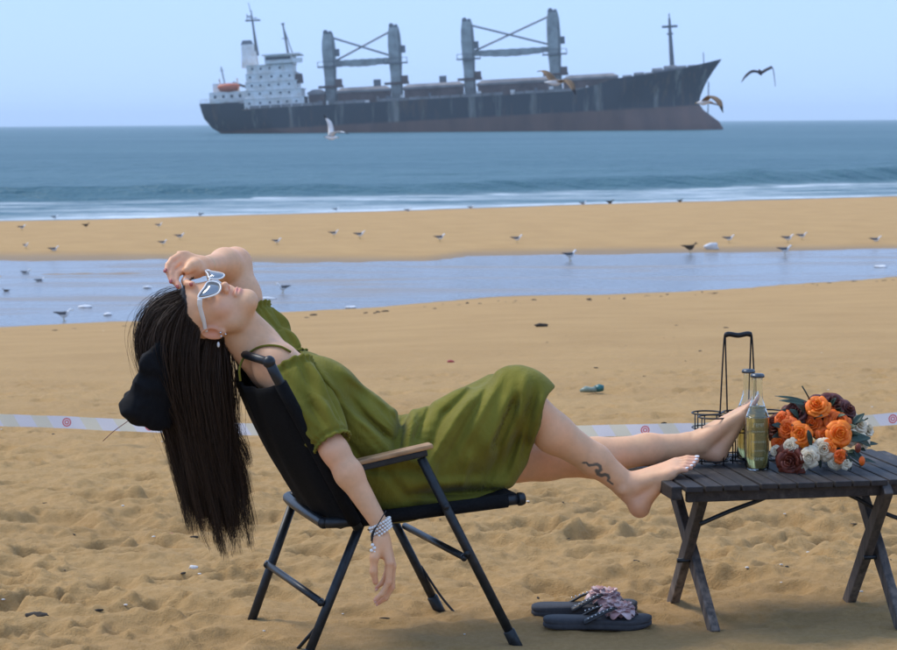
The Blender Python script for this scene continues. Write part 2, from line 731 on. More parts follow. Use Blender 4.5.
SZ += .03 * fbm2(SX * .8, SY * 1.2, 3) * (dw < -2)
dsh = SY - y_sea(SX)
_foam = np.clip(1 - np.abs(dw + 9.5) / 8.5, 0, 1) ** .5
edge = np.exp(-((dsh - 1.3) / 1.1) ** 2)
fz = sstep(-dw, 3.6, 5.4)
fm = fz * (.36 + .70 * fbm2(SX * .16, SY * .5, 4) + .25 * fbm2(SX * 1.2, SY * 2.0, 3)) + .75 * edge
fm += 1.2 * np.exp(-((dw + 4.4) / 1.0) ** 2) * (vn2(SX * .05 + 3, SY * 0) > -.12) * (.6 + vn2(SX * .7, SY * .7))
fm = np.clip(fm, 0, 1) * sstep(dsh, -.5, .6)
m_sea, t, b = nodemat('sea_water')
co = objco(t, (.6, 1.0, 1))
wcol = mixc(t, ramp(t, noise(t, .012, 4, co), .35, .7), (.028, .095, .118), (.058, .135, .155))
fa = nd(t, 'Attribute', attribute_name='Col')
fpat = ramp(t, noise(t, 1.3, 6, objco(t, (.35, 1, 1)), .7), .36, .62)
ff = mixc(t, 1.0, fa.outputs['Color'], fpat, 'MULTIPLY')
ff2 = mixc(t, .45, ff, fa.outputs['Color'])
t.links.new(mixc(t, ff2, wcol, (.62, .68, .72)), b.inputs['Base Color'])
rr = nd(t, 'MapRange')
t.links.new(ff2, rr.inputs[0])
rr.inputs[3].default_value = .42
rr.inputs[4].default_value = .85
t.links.new(rr.outputs[0], b.inputs['Roughness'])
b.inputs['IOR'].default_value = 1.33
b.inputs['Specular IOR Level'].default_value = .32
hs = nd(t, 'Math', operation='ADD')
t.links.new(noise(t, .55, 5, co, .6), hs.inputs[0])
t.links.new(noise(t, .09, 3, co, .6), hs.inputs[1])
bump(t, b, hs.outputs[0], .9, .9)
a_, c_ = SX.shape
ii = np.arange(a_ * c_).reshape(a_, c_)
sf = np.stack([ii[:-1, :-1], ii[:-1, 1:], ii[1:, 1:], ii[1:, :-1]], -1).reshape(-1, 4)
keep = (dsh.reshape(-1)[sf] > -6).any(1)
sf = sf[keep]
used = np.unique(sf)
rem = np.full(a_ * c_, -1)
rem[used] = np.arange(len(used))
sea = mesh_obj('sea', np.stack([SX, SY, SZ], -1).reshape(-1, 3)[used], rem[sf], m_sea, None, True, np.repeat(fm.reshape(-1, 1), 3, 1)[used])
sea['kind'] = 'structure'

# --- sea air: pale even haze round everything below the sky
hb_ = MB().box((0, 7900, 40), (24000, 16400, 100))
m_h = bpy.data.materials.new('sea_haze')
m_h.use_nodes = True
t = m_h.node_tree
for n in list(t.nodes):
    t.nodes.remove(n)
ho = t.nodes.new('ShaderNodeOutputMaterial')
pv_ = t.nodes.new('ShaderNodeVolumePrincipled')
pv_.inputs['Color'].default_value = (.80, .90, 1.0, 1)
pv_.inputs['Density'].default_value = .00012
pv_.inputs['Anisotropy'].default_value = .0
t.links.new(pv_.outputs[0], ho.inputs['Volume'])
haze = hb_.build('haze', m_h)
haze['kind'] = 'stuff'
#__PARTS__

# ================================================================== THE WOMAN
def A3(*p):
    return at(*p)


pelvis, waist, chest, upper, nbase = at(385, 468, 0), at(345, 432, -.04), at(305, 393, -.065), at(274, 366, -.085), at(257, 350, -.105)
LAT = np.array([-.30, .954, 0.0])          # towards her left, away from the camera
FWD = np.array([.954, .30, 0.0])
sh_n, el_n, wr_n = at(276, 367, -.205), at(335, 451, -.335), at(379, 523, -.365)
sh_f, el_f, wr_f = at(252, 345, .05), at(235.5, 263, .16), at(205, 266, -.055)
hip_n, kn_n, an_n = at(402, 470, -.065), at(519, 399, -.0), at(627, 486, .08)
hip_f, kn_f, an_f = at(378, 462, .10), at(545, 459, .20), at(691, 445, .29)

# head frame: u towards the crown, f where the face looks, r her right (towards the camera)
TURN = rad(29)
hO = at(212.5, 315.5, -.13)
HS = .94
hu = np.array([-.985, .02, .10])
hu /= np.linalg.norm(hu)
hf = np.array([0, -math.sin(TURN), math.cos(TURN)])
hf -= (hf @ hu) * hu
hf /= np.linalg.norm(hf)
hr = np.cross(hf, hu)
if hr[1] > 0:
    hr = -hr
HR = np.stack([hr, hu, hf])


def H(r, u, f):
    return hO + HS * (r * hr + u * hu + f * hf)


lo = np.array([at(150, 200, 0)[0], -.46, .12])
hi = np.array([at(765, 300, .3)[0], .43, 1.06])
B = Field(lo, hi, .0031)
# torso (mostly under the dress)
for s in (-1, 1):
    o = LAT * .075 * s
    B.chain([pelvis + o, waist + o * .9, chest + o, upper + o * .9], [.098, .080, .080, .052], .05)
B.chain([upper, nbase], [.062, .052], .05)
B.cone(upper - LAT * .03, sh_n, .050, .054, .05)
B.cone(upper + LAT * .03, sh_f, .050, .054, .05)
B.cone(nbase - LAT * .01 + np.array([.01, 0, .03]), sh_n + np.array([0.0, 0, .02]), .030, .030, .04)
# near arm
B.chain([sh_n, sh_n * .45 + el_n * .55, el_n], [.054, .044, .0345], .03)
fm1 = el_n * .68 + wr_n * .32
B.chain([el_n, fm1, wr_n], [.0345, .0355, .0225], .02)
# far arm
B.chain([sh_f, sh_f * .4 + el_f * .6, el_f], [.054, .046, .038], .04)
fm2 = el_f * .65 + wr_f * .35
B.chain([el_f, fm2, wr_f], [.038, .0385, .0260], .035)
# near hand, hanging, seen from the thumb side
KN = [at(389.5, 563, -.398), at(392, 566, -.378), at(391.5, 564, -.359), at(389, 559, -.342)]
PI_ = [at(388.5, 582, -.400), at(391.5, 587, -.378), at(390, 583, -.358), at(386.5, 574, -.340)]
DI = [at(382, 594, -.400), at(385.5, 598, -.379), at(384, 593, -.360), at(382, 583, -.341)]
TI = [at(375.5, 600, -.398), at(377.5, 603, -.378), at(377, 598, -.360), at(376.5, 588, -.341)]
pw = at(380.5, 531, -.366)
for k in range(4):
    B.cone(pw * .8 + KN[k] * .2, KN[k], .0150, .0115, .012)
for k, r in enumerate((.0085, .0088, .0083, .0072)):
    B.chain([KN[k], PI_[k], DI[k], TI[k]], [r + .0016, r + .0002, r - .0012, r - .0020], .004)
TH = [at(379, 540, -.385), at(374.5, 557, -.402), at(373.5, 571, -.402), at(375.5, 582, -.398)]
B.chain(TH, [.0150, .0112, .0092, .0075], .009)
B.ell(at(381, 547, -.38), (.017, .02, .03), None, .012)
# far hand resting palm-up on the forehead, fingers curled
KF = [at(189, 275, -.118), at(184, 268, -.112), at(181, 260.5, -.103), at(182, 254, -.090)]
PF = [at(185, 281, -.150), at(176, 274.5, -.150), at(172, 267.5, -.143), at(172, 260, -.130)]
DF = [at(187.5, 284, -.170), at(175, 281, -.170), at(170, 274.5, -.163), at(168, 265, -.148)]
TF = [at(192, 284, -.182), at(178.5, 286, -.182), at(172, 281, -.176), at(166.5, 271, -.162)]
wf = at(201, 266, -.07)
for k in range(4):
    B.cone(wf, KF[k], .0205, .0145, .014)
for k, r in enumerate((.0085, .0088, .0083, .0072)):
    B.chain([KF[k], PF[k], DF[k], TF[k]], [r + .0032, r + .0018, r + .0006, r - .0002], .0025)
B.chain([at(199, 266, -.085), at(195, 265, -.112), at(191, 266.5, -.134), at(187, 270, -.148)], [.0185, .0165, .0130, .0105], .012)
B.ell(at(197, 271, -.10), (.024, .022, .018), None, .015)
# legs
cf_n = kn_n * .66 + an_n * .34 + np.array([-.006, .0, -.012])
B.chain([hip_n, hip_n * .4 + kn_n * .6, kn_n], [.098, .078, .059], .03)
B.chain([kn_n, cf_n, kn_n * .3 + an_n * .7, an_n], [.056, .053, .042, .0345], .025)
B.ell(kn_n + np.array([.012, -.01, .012]), (.045, .045, .045), None, .03)
cf_f = kn_f * .66 + an_f * .34 + np.array([-.0, .0, -.010])
B.chain([hip_f, hip_f * .4 + kn_f * .6, kn_f], [.098, .078, .059], .03)
B.chain([kn_f, cf_f, kn_f * .3 + an_f * .7, an_f], [.057, .055, .042, .0345], .025)
# near foot (outer side towards the camera)
hl = at(638, 504, .075)
B.chain([an_n + np.array([.0, 0, 0]), hl], [.033, .028], .02)
B.ell(at(640, 508, .075), (.028, .027, .028), None, .014)
B.ell(at(622, 490, .05), (.012, .012, .012), None, .014)                 # outer ankle bone
fwd_n = at(690, 464, .10) - hl
toe_n = [at(686, 470, .047), at(690.5, 467.5, .064), at(693, 464.5, .081), at(695, 461.5, .099), at(695.5, 459.5, .123)]
bas_n = [at(672, 473, .047), at(675, 470, .064), at(676, 467, .082), at(676.5, 464, .101), at(676, 462.5, .123)]
mid_n = an_n + np.array([.022, 0.0, .004])
for k in range(5):
    r0 = (.026, .027, .029, .030, .028)[k]
    B.cone(mid_n + np.array([0, (k - 2) * .007, 0]), bas_n[k], r0, .0125 + .001 * (k == 4), .016)
    B.cone(hl + np.array([.004, (k - 2) * .006, .002]), bas_n[k] + np.array([-.008, 0, -.008]), .020, .0105, .016)
    rt = (.0075, .0078, .0080, .0084, .0110)[k]
    B.chain([bas_n[k], bas_n[k] * .42 + toe_n[k] * .58 + np.array([0, 0, .004]), toe_n[k]], [rt + .003, rt + .0006, rt], .0035)
# far foot: heel on the table, toes up
hf_ = at(716, 453, .295)
B.chain([an_f, hf_], [.034, .027], .02)
B.ell(at(716.5, 454.0, .295), (.025, .025, .025), None, .014)
toe_f = [at(752, 403, .262), at(755, 400, .280), at(757, 398, .297), at(758.5, 396.5, .314), at(758, 396, .338)]
bas_f = [at(742, 414, .262), at(745, 411.5, .280), at(746, 410, .298), at(746.5, 408.5, .317), at(745, 408.5, .338)]
mid_f = an_f + np.array([.030, 0, .012])
for k in range(5):
    B.cone(mid_f + np.array([0, (k - 2) * .007, 0]), bas_f[k], .027, .0125, .016)
    B.cone(hf_ + np.array([.004, (k - 2) * .006, .004]), bas_f[k] + np.array([.004, 0, -.010]), .020, .0105, .016)
    rt = (.0075, .0078, .0080, .0084, .0110)[k]
    B.chain([bas_f[k], bas_f[k] * .42 + toe_f[k] * .58 + np.array([0.003, 0, .002]), toe_f[k]], [rt + .003, rt + .0006, rt], .0035)
B.ell(at(700, 447, .265), (.012, .011, .012), None, .014)
# neck and head
B.chain([H(0, -.055, -.022), nbase * .55 + H(0, -.06, -.02) * .45, nbase], [.054, .051, .056], .03)
B.cone(H(0, -.075, .018), nbase + np.array([.012, 0, .02]), .036, .036, .03)
B.ell(H(0, .035, -.005), (.073, .083, .094), HR, .02)
B.ell(H(0, -.032, .034), (.056, .072, .050), HR, .025)
for s in (-1, 1):
    B.cone(H(.054 * s, -.035, .004), H(.048 * s, -.070, .020), .018, .018, .02)
    B.cone(H(.048 * s, -.070, .020), H(.015 * s, -.098, .060), .018, .0165, .03)
    B.ell(H(.036 * s, -.030, .056), (.026, .028, .024), HR, .02)
B.ell(H(0, -.098, .065), (.021, .018, .014), HR, .035)
B.ell(H(0, .020, .078), (.045, .014, .012), HR, .02)
B.cone(H(0, .002, .086), H(0, -.034, .108), .0080, .0098, .014)
for s in (-1, 1):
    B.ell(H(.0105 * s, -.040, .096), (.0075, .0075, .009), HR, .006)
    B.ell(H(.031 * s, -.002, .100), (.015, .011, .012), HR, .012, 'sub')
    B.ell(H(.031 * s, -.001, .078), (.0145, .012, .0125), HR, .004)
B.ell(H(0, -.0665, .0905), (.021, .0052, .0085), HR, .008)
B.ell(H(0, -.0770, .0890), (.017, .0058, .0082), HR, .008)
B.ell(H(0, -.0715, .1000), (.018, .0012, .006), HR, .003, 'sub')
for s in (-1, 1):
    e = .004 * s
    B.ell(H(.073 * s, -.012, -.006), (.0095, .031, .0185), HR, .004)
    B.ell(H(.083 * s, -.010, -.002), (.0085, .019, .0105), HR, .004, 'sub')
    hx = [H(.080 * s, -.012 + .029 * math.cos(a), -.006 - .0165 * math.sin(a)) for a in np.linspace(-1.0, 2.9, 12)]
    for i in range(11):
        B.cone(hx[i], hx[i + 1], .0036, .0036, .003)
    B.ell(H(.077 * s, -.041, .000), (.006, .009, .009), HR, .005)
BV, BF_ = B.mesh()
del B

# skin colours, scalp, lips, the ink on her shin
base = np.array([.71, .390, .212])
n1 = vn3(BV * 22)[:, None]
n2 = vn3(BV * 7 + 31)[:, None]
n3 = vn3(BV * 70)[:, None]
n4 = vn3(BV * 190 + 7)[:, None]
colr = base * (1 + .13 * n1 + .20 * n2 + .09 * n3 + .08 * n4) * np.array([1, 1, 1]) + np.array([.03, -.03, -.03]) * n2 + np.array([.02, -.035, -.03]) * n1


def blotch(c, r, tint, k=1.0):
    global colr
    w = k * np.exp(-(np.linalg.norm(BV - c, axis=1) / r) ** 2)[:, None]
    colr = colr * (1 - w) + np.array(tint) * w


RED = (.62, .24, .17)
for p in TI + TF + [TH[3]]:
    blotch(p, .014, RED, .6)
for p in KN + KF + PI_ + PF:
    blotch(p, .012, RED, .35)
for p in toe_n + toe_f:
    blotch(p, .016, (.72, .34, .25), .5)
for p in bas_n + bas_f:
    blotch(p, .016, (.66, .36, .26), .25)
blotch(hl, .045, (.66, .32, .22), .55)
blotch(hf_, .045, (.66, .33, .24), .5)
blotch(an_n, .04, (.60, .34, .24), .3)
blotch(el_n, .05, (.66, .34, .25), .35)
blotch(H(.078, -.012, -.006), .030, (.72, .24, .15), .6)
blotch(H(.045, -.035, .06), .028, (.74, .38, .29), .45)
blotch(H(0, -.040, .104), .014, (.74, .36, .28), .4)
blotch(H(0, -.0718, .095), .0135, (.58, .16, .15), .8)
# scalp under the hair
q = ((BV - hO) / HS) @ HR.T
hair_m = (np.abs(q[:, 0]) < .11) & (q[:, 1] > -.075) & (q[:, 2] < .10) & (np.linalg.norm(q - np.array([0, .02, -.01]), axis=1) < .122)
aq = np.abs(q[:, 0])
scalp = hair_m & (q[:, 1] > .080 - .30 * aq) | hair_m & (aq > .03) & (q[:, 2] < (q[:, 1] - .018) * 1.0) & (q[:, 1] > .0) | hair_m & (q[:, 2] < -.030) & (q[:, 1] > -.045)
scalp &= ~((aq > .070) & (q[:, 1] < .024) & (q[:, 2] > -.032))
colr[scalp] = (.018, .012, .009)
# tattoo: a small winding dragon-like line on the outer shin
TAT = np.array([(583, 463), (586.5, 462.5), (589, 465.5), (593, 464.8), (597, 464.2), (600, 466), (600.8, 469.5), (598.5, 471.8), (596.5, 470.5), (598, 474), (601.5, 475.5), (605, 474.5), (608, 475.5), (609, 478), (608, 480.5), (610.5, 482.5), (612.5, 484)])
px_, py_ = to_px(BV)
nearleg = (BV[:, 1] < .075) & (px_ > 570) & (px_ < 625) & (py_ > 450)
PP = np.stack([px_, py_], 1)[nearleg]
dmin = np.full(len(PP), 9.0)
for i in range(len(TAT) - 1):
    a_, b_ = TAT[i], TAT[i + 1]
    tt = np.clip(((PP - a_) @ (b_ - a_)) / ((b_ - a_) @ (b_ - a_)), 0, 1)
    wdt = .75 + .8 * math.sin(i / 15 * math.pi)
    dmin = np.minimum(dmin, np.linalg.norm(PP - (a_ + tt[:, None] * (b_ - a_)), axis=1) / wdt)
w = np.zeros(len(BV))
w[nearleg] = .88 * (1 - sstep(dmin, .8, 1.5))
colr = colr * (1 - w[:, None]) + np.array([.05, .075, .075]) * w[:, None]
m_skin = vcol_mat('skin', .52, .06, .42, 330, .22, .0010)
woman = empty('person', (pelvis[0], pelvis[1], .36), world_parts=True)
tag(woman, 'woman in olive dress leaning back in folding chair, head tipped back, bare feet on table', 'person')
body = mesh_obj('body', BV, BF_, m_skin, woman, True, np.clip(colr, 0, 1))
print('body verts', len(BV))

# ---------------------------------------------------------------- dress
def poly_sdf(px, pz, poly):
    d = np.full(px.shape, 1e9, dtype=np.float32)
    s = np.ones(px.shape, dtype=np.float32)
    n = len(poly)
    j = n - 1
    for i in range(n):
        vi, vj = poly[i], poly[j]
        e = vj - vi
        wx, wz = px - vi[0], pz - vi[1]
        t_ = np.clip((wx * e[0] + wz * e[1]) / (e @ e), 0, 1)
        d = np.minimum(d, (wx - e[0] * t_) ** 2 + (wz - e[1] * t_) ** 2)
        c1_, c2_, c3_ = pz >= vi[1], pz < vj[1], e[0] * wz > e[1] * wx
        fl = (c1_ & c2_ & c3_) | (~c1_ & ~c2_ & ~c3_)
        s = np.where(fl, -s, s)
        j = i
    return s * np.sqrt(d)


def dress_field():
    D = Field((at(235, 300, 0)[0], -.43, .24), (at(575, 300, .1)[0], .36, 1.0), .0035)
    for s in (-1, 1):
        o = LAT * .078 * s
        D.chain([pelvis + o, waist + o * .95, chest + o, upper * .62 + chest * .38 + o * .95], [.124, .110, .099, .078], .05)
        D.ell(chest + o * .95 + np.array([.034, -.01, .030]), (.054, .060, .052), None, .05)
    D.chain([hip_n, hip_n * .4 + kn_n * .6, kn_n, kn_n * .8 + an_n * .2 + np.array([0, 0, .01])], [.122, .100, .082, .080], .05)
    D.chain([hip_f, hip_f * .4 + kn_f * .6, kn_f * .8 + hip_f * .2], [.120, .10, .095], .05)
    # the cloth tented between the thighs and hanging down to the seat
    PG = [(400, 424), (440, 407), (490, 381), (522, 377), (550, 391), (548, 420), (530, 458), (512, 488), (497, 508), (470, 503), (420, 507), (372, 512), (352, 485), (352, 440)]
    poly = [at(x, y, .0)[[0, 2]] for x, y in PG]
    sl, x, y, z = D.sub((at(340, 400, 0)[0], -.30, .24), (at(566, 400, 0)[0], .33, .80))
    X2, Z2 = np.broadcast_arrays(x[:, 0, :], z[:, 0, :])
    d2 = poly_sdf(X2, Z2, poly)[:, None, :]
    yc = (x - pelvis[0]) * .30
    zt = np.clip((z - .30) / .35, 0, 1)
    half = .142 - .040 * zt
    dy = np.abs(y - yc + .0) - half
    R0 = .035
    e1, e2 = np.maximum(d2 + R0, 0), np.maximum(dy + R0, 0)
    dd = np.sqrt(e1 ** 2 + e2 ** 2) + np.minimum(np.maximum(d2 + R0, dy + R0), 0) - R0
    D.comb(sl, dd.astype(np.float32), .05, 'add')
    return D


def fold_px(pxx, pyy, segs):
    out = np.zeros(len(pxx))
    P = np.stack([pxx, pyy], 1)
    for (x0, y0, x1, y1, amp, wd) in segs:
        a_, b_ = np.array([x0, y0], float), np.array([x1, y1], float)
        e = b_ - a_
        L = np.linalg.norm(e)
        tt = ((P - a_) @ e) / (L * L)
        dist = np.abs((P - a_) @ np.array([-e[1], e[0]]) / L)
        end = sstep(tt, -.25, .15) * (1 - sstep(tt, .85, 1.25))
        out += amp * np.exp(-(dist / wd) ** 2) * end
    return out


D = dress_field()
msk, P = D.band(.035)
pxx, pyy = to_px(P)
near = 1 - sstep(P[:, 1] - (P[:, 0] - pelvis[0]) * .3, -.06, .06)
# ridges (+) and valleys (-), metres of relief
SEG = [(500, 380, 452, 470, .005, 4), (488, 386, 446, 460, -.006, 3.5), (470, 396, 430, 462, .005, 3.5), (535, 392, 524, 452, -.006, 3.5), (544, 396, 534, 440, .005, 3.5), (430, 408, 414, 440, -.006, 3), (310, 372, 340, 420, -.006, 3.5), (318, 368, 352, 412, .005, 3.5), (500, 450, 486, 488, -.005, 4), (470, 455, 462, 490, .004, 4), (440, 462, 436, 490, -.004, 4), (360, 420, 396, 448, .004, 3),
       (516, 400, 496, 446, -.013, 5), (510, 398, 488, 450, .007, 6), (526, 378, 520, 420, .007, 5), (486, 378, 446, 414, -.010, 5), (446, 414, 430, 446, -.008, 5),
       (478, 392, 436, 440, .006, 8), (418, 494, 506, 492, -.012, 4), (420, 484, 500, 482, .006, 6), (404, 414, 396, 450, -.014, 5), (414, 412, 408, 452, .007, 5),
       (540, 400, 512, 470, .006, 7), (532, 402, 505, 470, -.006, 5), (470, 440, 440, 485, -.005, 7), (455, 430, 425, 480, .004, 7),
       (322, 384, 392, 440, -.007, 4), (320, 380, 385, 446, .007, 5), (345, 372, 398, 414, .006, 5), (352, 400, 392, 446, -.007, 4), (345, 415, 380, 455, .005, 5),
       (345, 440, 372, 470, -.006, 5), (360, 470, 420, 470, -.005, 5), (400, 455, 430, 470, .005, 6), (385, 470, 410, 500, -.005, 5)]
fo = 2.0 * fold_px(pxx, pyy, SEG) * near
# gathered waist: many fine pleats fanning from the seam
wl = at(400, 432, -.1)
fan = np.arctan2(P[:, 2] - wl[2], P[:, 0] - wl[0])
rd = np.hypot(P[:, 0] - wl[0], P[:, 2] - wl[2])
fo += 0.0013 * np.sin(fan * 26 + 5 * vn3(P * 9)) * np.exp(-(rd / .10) ** 2)
fo += .010 * vn3(P * np.array([9, 7, 9])) + .005 * vn3(P * 22 + 8)
D.a[msk] -= fo.astype(np.float32)
Tq = Field(D.o, D.o + D.h * (D.n - 1), D.h)
Tq.n = D.n
Tq.a = np.full(D.n, .2, dtype=np.float32)
for s in (-1, 1):
    o = LAT * .075 * s
    Tq.chain([pelvis + o, waist + o * .9, chest + o, upper + o * .9], [.106, .088, .088, .060], .05)
Tq.chain([hip_n, hip_n * .4 + kn_n * .6, kn_n], [.106, .086, .067], .03)
Tq.chain([hip_f, hip_f * .4 + kn_f * .6, kn_f], [.106, .086, .067], .03)
Tq.ell(kn_n + np.array([.012, -.01, .012]), (.053, .053, .053), None, .03)
D.a = np.minimum(D.a, Tq.a)
# hem: cut across below the knee, hollow inside
h0, h1 = at(553, 384, 0), at(499, 514, 0)
e = h1 - h0
nn = np.array([-e[2], 0, e[0]])
nn /= np.linalg.norm(nn)
if nn[0] < 0:
    nn = -nn
sl, x, y, z = D.sub((-9, -9, -9), (9, 9, 9))
wob = .008 * np.sin(y * 31 + 1) + .004 * np.sin(z * 47)
cv = ((x - h0[0]) * nn[0] + (z - h0[2]) * nn[2]) - .012 * np.sin(np.clip((h0[2] - z) / (h0[2] - h1[2]), 0, 1) * math.pi) - wob
inner = D.a + .0095
D.a = np.maximum(D.a, cv.astype(np.float32))
D.a = np.maximum(D.a, np.where(cv > -.12, -inner, -1).astype(np.float32))
# neckline: off both shoulders, cut by a plane across the upper chest
ax = chest - waist
ax /= np.linalg.norm(ax)
c0 = at(294, 366, -.10)
bsn = np.cross(LAT, at(269, 362, -.385) - at(358, 528, -.262))
bsn /= np.linalg.norm(bsn)
bsn = -bsn if bsn[0] > 0 else bsn
b0 = at(358, 528, -.262)
bk = .008 + ((x - b0[0]) * bsn[0] + (y - b0[1]) * bsn[1] + (z - b0[2]) * bsn[2]) - .050
D.a = np.maximum(D.a, np.where(z > .42, bk, -1).astype(np.float32))
nl = ((x - c0[0]) * ax[0] + (y - c0[1]) * ax[1] + (z - c0[2]) * ax[2])
D.a = np.maximum(D.a, (nl - .004 * np.sin(y * 120)).astype(np.float32))
DV, DFc = D.mesh()
del D
m_dress, t, b = nodemat('olive_cloth')
co = objco(t)
cc = mixc(t, ramp(t, noise(t, 9, 4, co), .3, .7), (.142, .126, .0150), (.200, .178, .0240))
t.links.new(cc, b.inputs['Base Color'])
b.inputs['Roughness'].default_value = .82
b.inputs['Specular IOR Level'].default_value = .16
b.inputs['Sheen Weight'].default_value = .08
b.inputs['Sheen Roughness'].default_value = .4
hn = nd(t, 'Math', operation='ADD')
t.links.new(noise(t, 17, 6, objco(t, (1.6, 1, .8)), .62, 1.4), hn.inputs[0])
mm = nd(t, 'Math', operation='MULTIPLY')
t.links.new(noise(t, 900, 2, co), mm.inputs[0])
mm.inputs[1].default_value = .06
t.links.new(mm.outputs[0], hn.inputs[1])
bump(t, b, hn.outputs[0], .55, .010)
dress = mesh_obj('dress', DV, DFc, m_dress, woman, True)
sm = dress.modifiers.new('smooth', 'SMOOTH')
sm.factor, sm.iterations = .5, 3


def sleeve(p0, p1, rmax, r0, r1, name, up=(0, 0, 1)):
    """gathered puff sleeve from the elastic at p0 to the cuff at p1"""
    p0, p1 = np.array(p0), np.array(p1)
    ax_ = (p1 - p0) / np.linalg.norm(p1 - p0)
    u = np.array(up, float)
    u -= (u @ ax_) * ax_
    u /= np.linalg.norm(u)
    v = np.cross(ax_, u)
    NR, NA = 46, 120
    V, F = [], []
    ph = RNG.random(8) * 6.28
    for i in range(NR):
        s = i / (NR - 1)
        puff = math.sin(math.pi * min(max((s - .03) / .92, 0), 1)) ** .55
        fr0, fr1 = math.exp(-((s - .05) / .035) ** 2), math.exp(-((s - .93) / .03) ** 2)
        for k in range(NA):
            a = 2 * math.pi * k / NA
            R = (r0 * (1 - s) + r1 * s) + (rmax - (r0 + r1) / 2) * puff
            g = math.sin(a * 17 + ph[0] + 1.5 * math.sin(3 * a)) * .0042 * (math.exp(-s / .22) + math.exp(-(1 - s) / .16))
            big = .0110 * puff * math.sin(a * 5 + ph[1] + 2.2 * s + .8 * math.sin(2 * a + 4 * s + ph[3])) + .0065 * puff * math.sin(a * 9 + ph[2] - 3 * s + math.sin(5 * s))
            if s < .03 or s > .97:
                R += .007
            if .055 < s < .10 or .90 < s < .945:
                R -= .003
            droop = np.array([0, 0, -.012]) * puff
            rq = max(R + g + big, (.058 if s < .5 else .0515) if .04 < s < .9 else .045)
            p = p0 + ax_ * (s * np.linalg.norm(p1 - p0)) + rq * (math.cos(a) * v + math.sin(a) * u) + droop
            V.append(p)
    for i in range(NR - 1):
        for k in range(NA):
            a_, b_ = i * NA + k, i * NA + (k + 1) % NA
            F.append((a_, b_, b_ + NA, a_ + NA))
    o = mesh_obj(name, V, F, m_dress, dress, True)
    o.parent = dress
    o.matrix_parent_inverse = Matrix()
    s_ = o.modifiers.new('solid', 'SOLIDIFY')
    s_.thickness = .002
    s_.offset = -1
    return o


dress['world_parts'] = True
# children of the dress are given in the same world frame as the dress itself
sl_n = sleeve(at(290, 369, -.215), at(333, 444, -.328), .066, .057, .043, 'sleeve')
sl_f = sleeve(at(288, 364, .03), at(253, 312, .095), .058, .056, .046, 'sleeve')
mb = MB()
def skin_at(px, py):
    m = (np.abs(px_ - px) < 1.6) & (np.abs(py_ - py) < 1.6)
    return at(px, py, (BV[m, 1].min() if m.any() else -.2) - .0015)


st = catmull([skin_at(*p) for p in ((240.5, 381), (239.5, 369), (244.5, 357), (256, 348.5), (267, 345.5), (280, 346.5), (291, 352))], 6)
mb.tube(st, .0032, 8)
strap = mb.build('shoulder_strap', m_dress, dress, True)
for o in (strap,):
    o.matrix_parent_inverse = Matrix()

# ---------------------------------------------------------------- hair
NH, NS = 15000, 27
roots = []
while len(roots) < NH:
    v = RNG.normal(size=3)
    v /= np.linalg.norm(v)
    p = np.array([0, .035, -.005]) + v * np.array([.075, .085, .096])
    al = abs(p[0])
    if (p[1] > .080 - .30 * al) or (al > .03 and p[2] < (p[1] - .018) and p[1] > .022) or (p[2] < -.034 and p[1] > -.045):
        roots.append(p)
roots = np.array(roots)
NC = 480
cl = RNG.integers(0, NH, NC)
Ph = roots.copy()
Wp = hO + HS * (Ph[:, :1] * hr + Ph[:, 1:2] * hu + Ph[:, 2:3] * hf)
nrm = (Ph - np.array([0, .035, -.005])) / np.array([.075, .085, .096]) ** 2
nrm = nrm[:, :1] * hr + nrm[:, 1:2] * hu + nrm[:, 2:3] * hf
nrm /= np.linalg.norm(nrm, axis=1)[:, None]
G = np.array([0, 0, -1.0])
Dv = .30 * nrm + .34 * hu + .50 * G + .12 * RNG.normal(size=(NH, 3))
# hair at the sides is combed straight down the side of the head
side = (np.abs(Ph[:, 0]) > .045)[:, None]
Dv = np.where(side, .25 * nrm + .30 * hu + 1.0 * G + .08 * RNG.normal(size=(NH, 3)), Dv)
Dv /= np.linalg.norm(Dv, axis=1)[:, None]
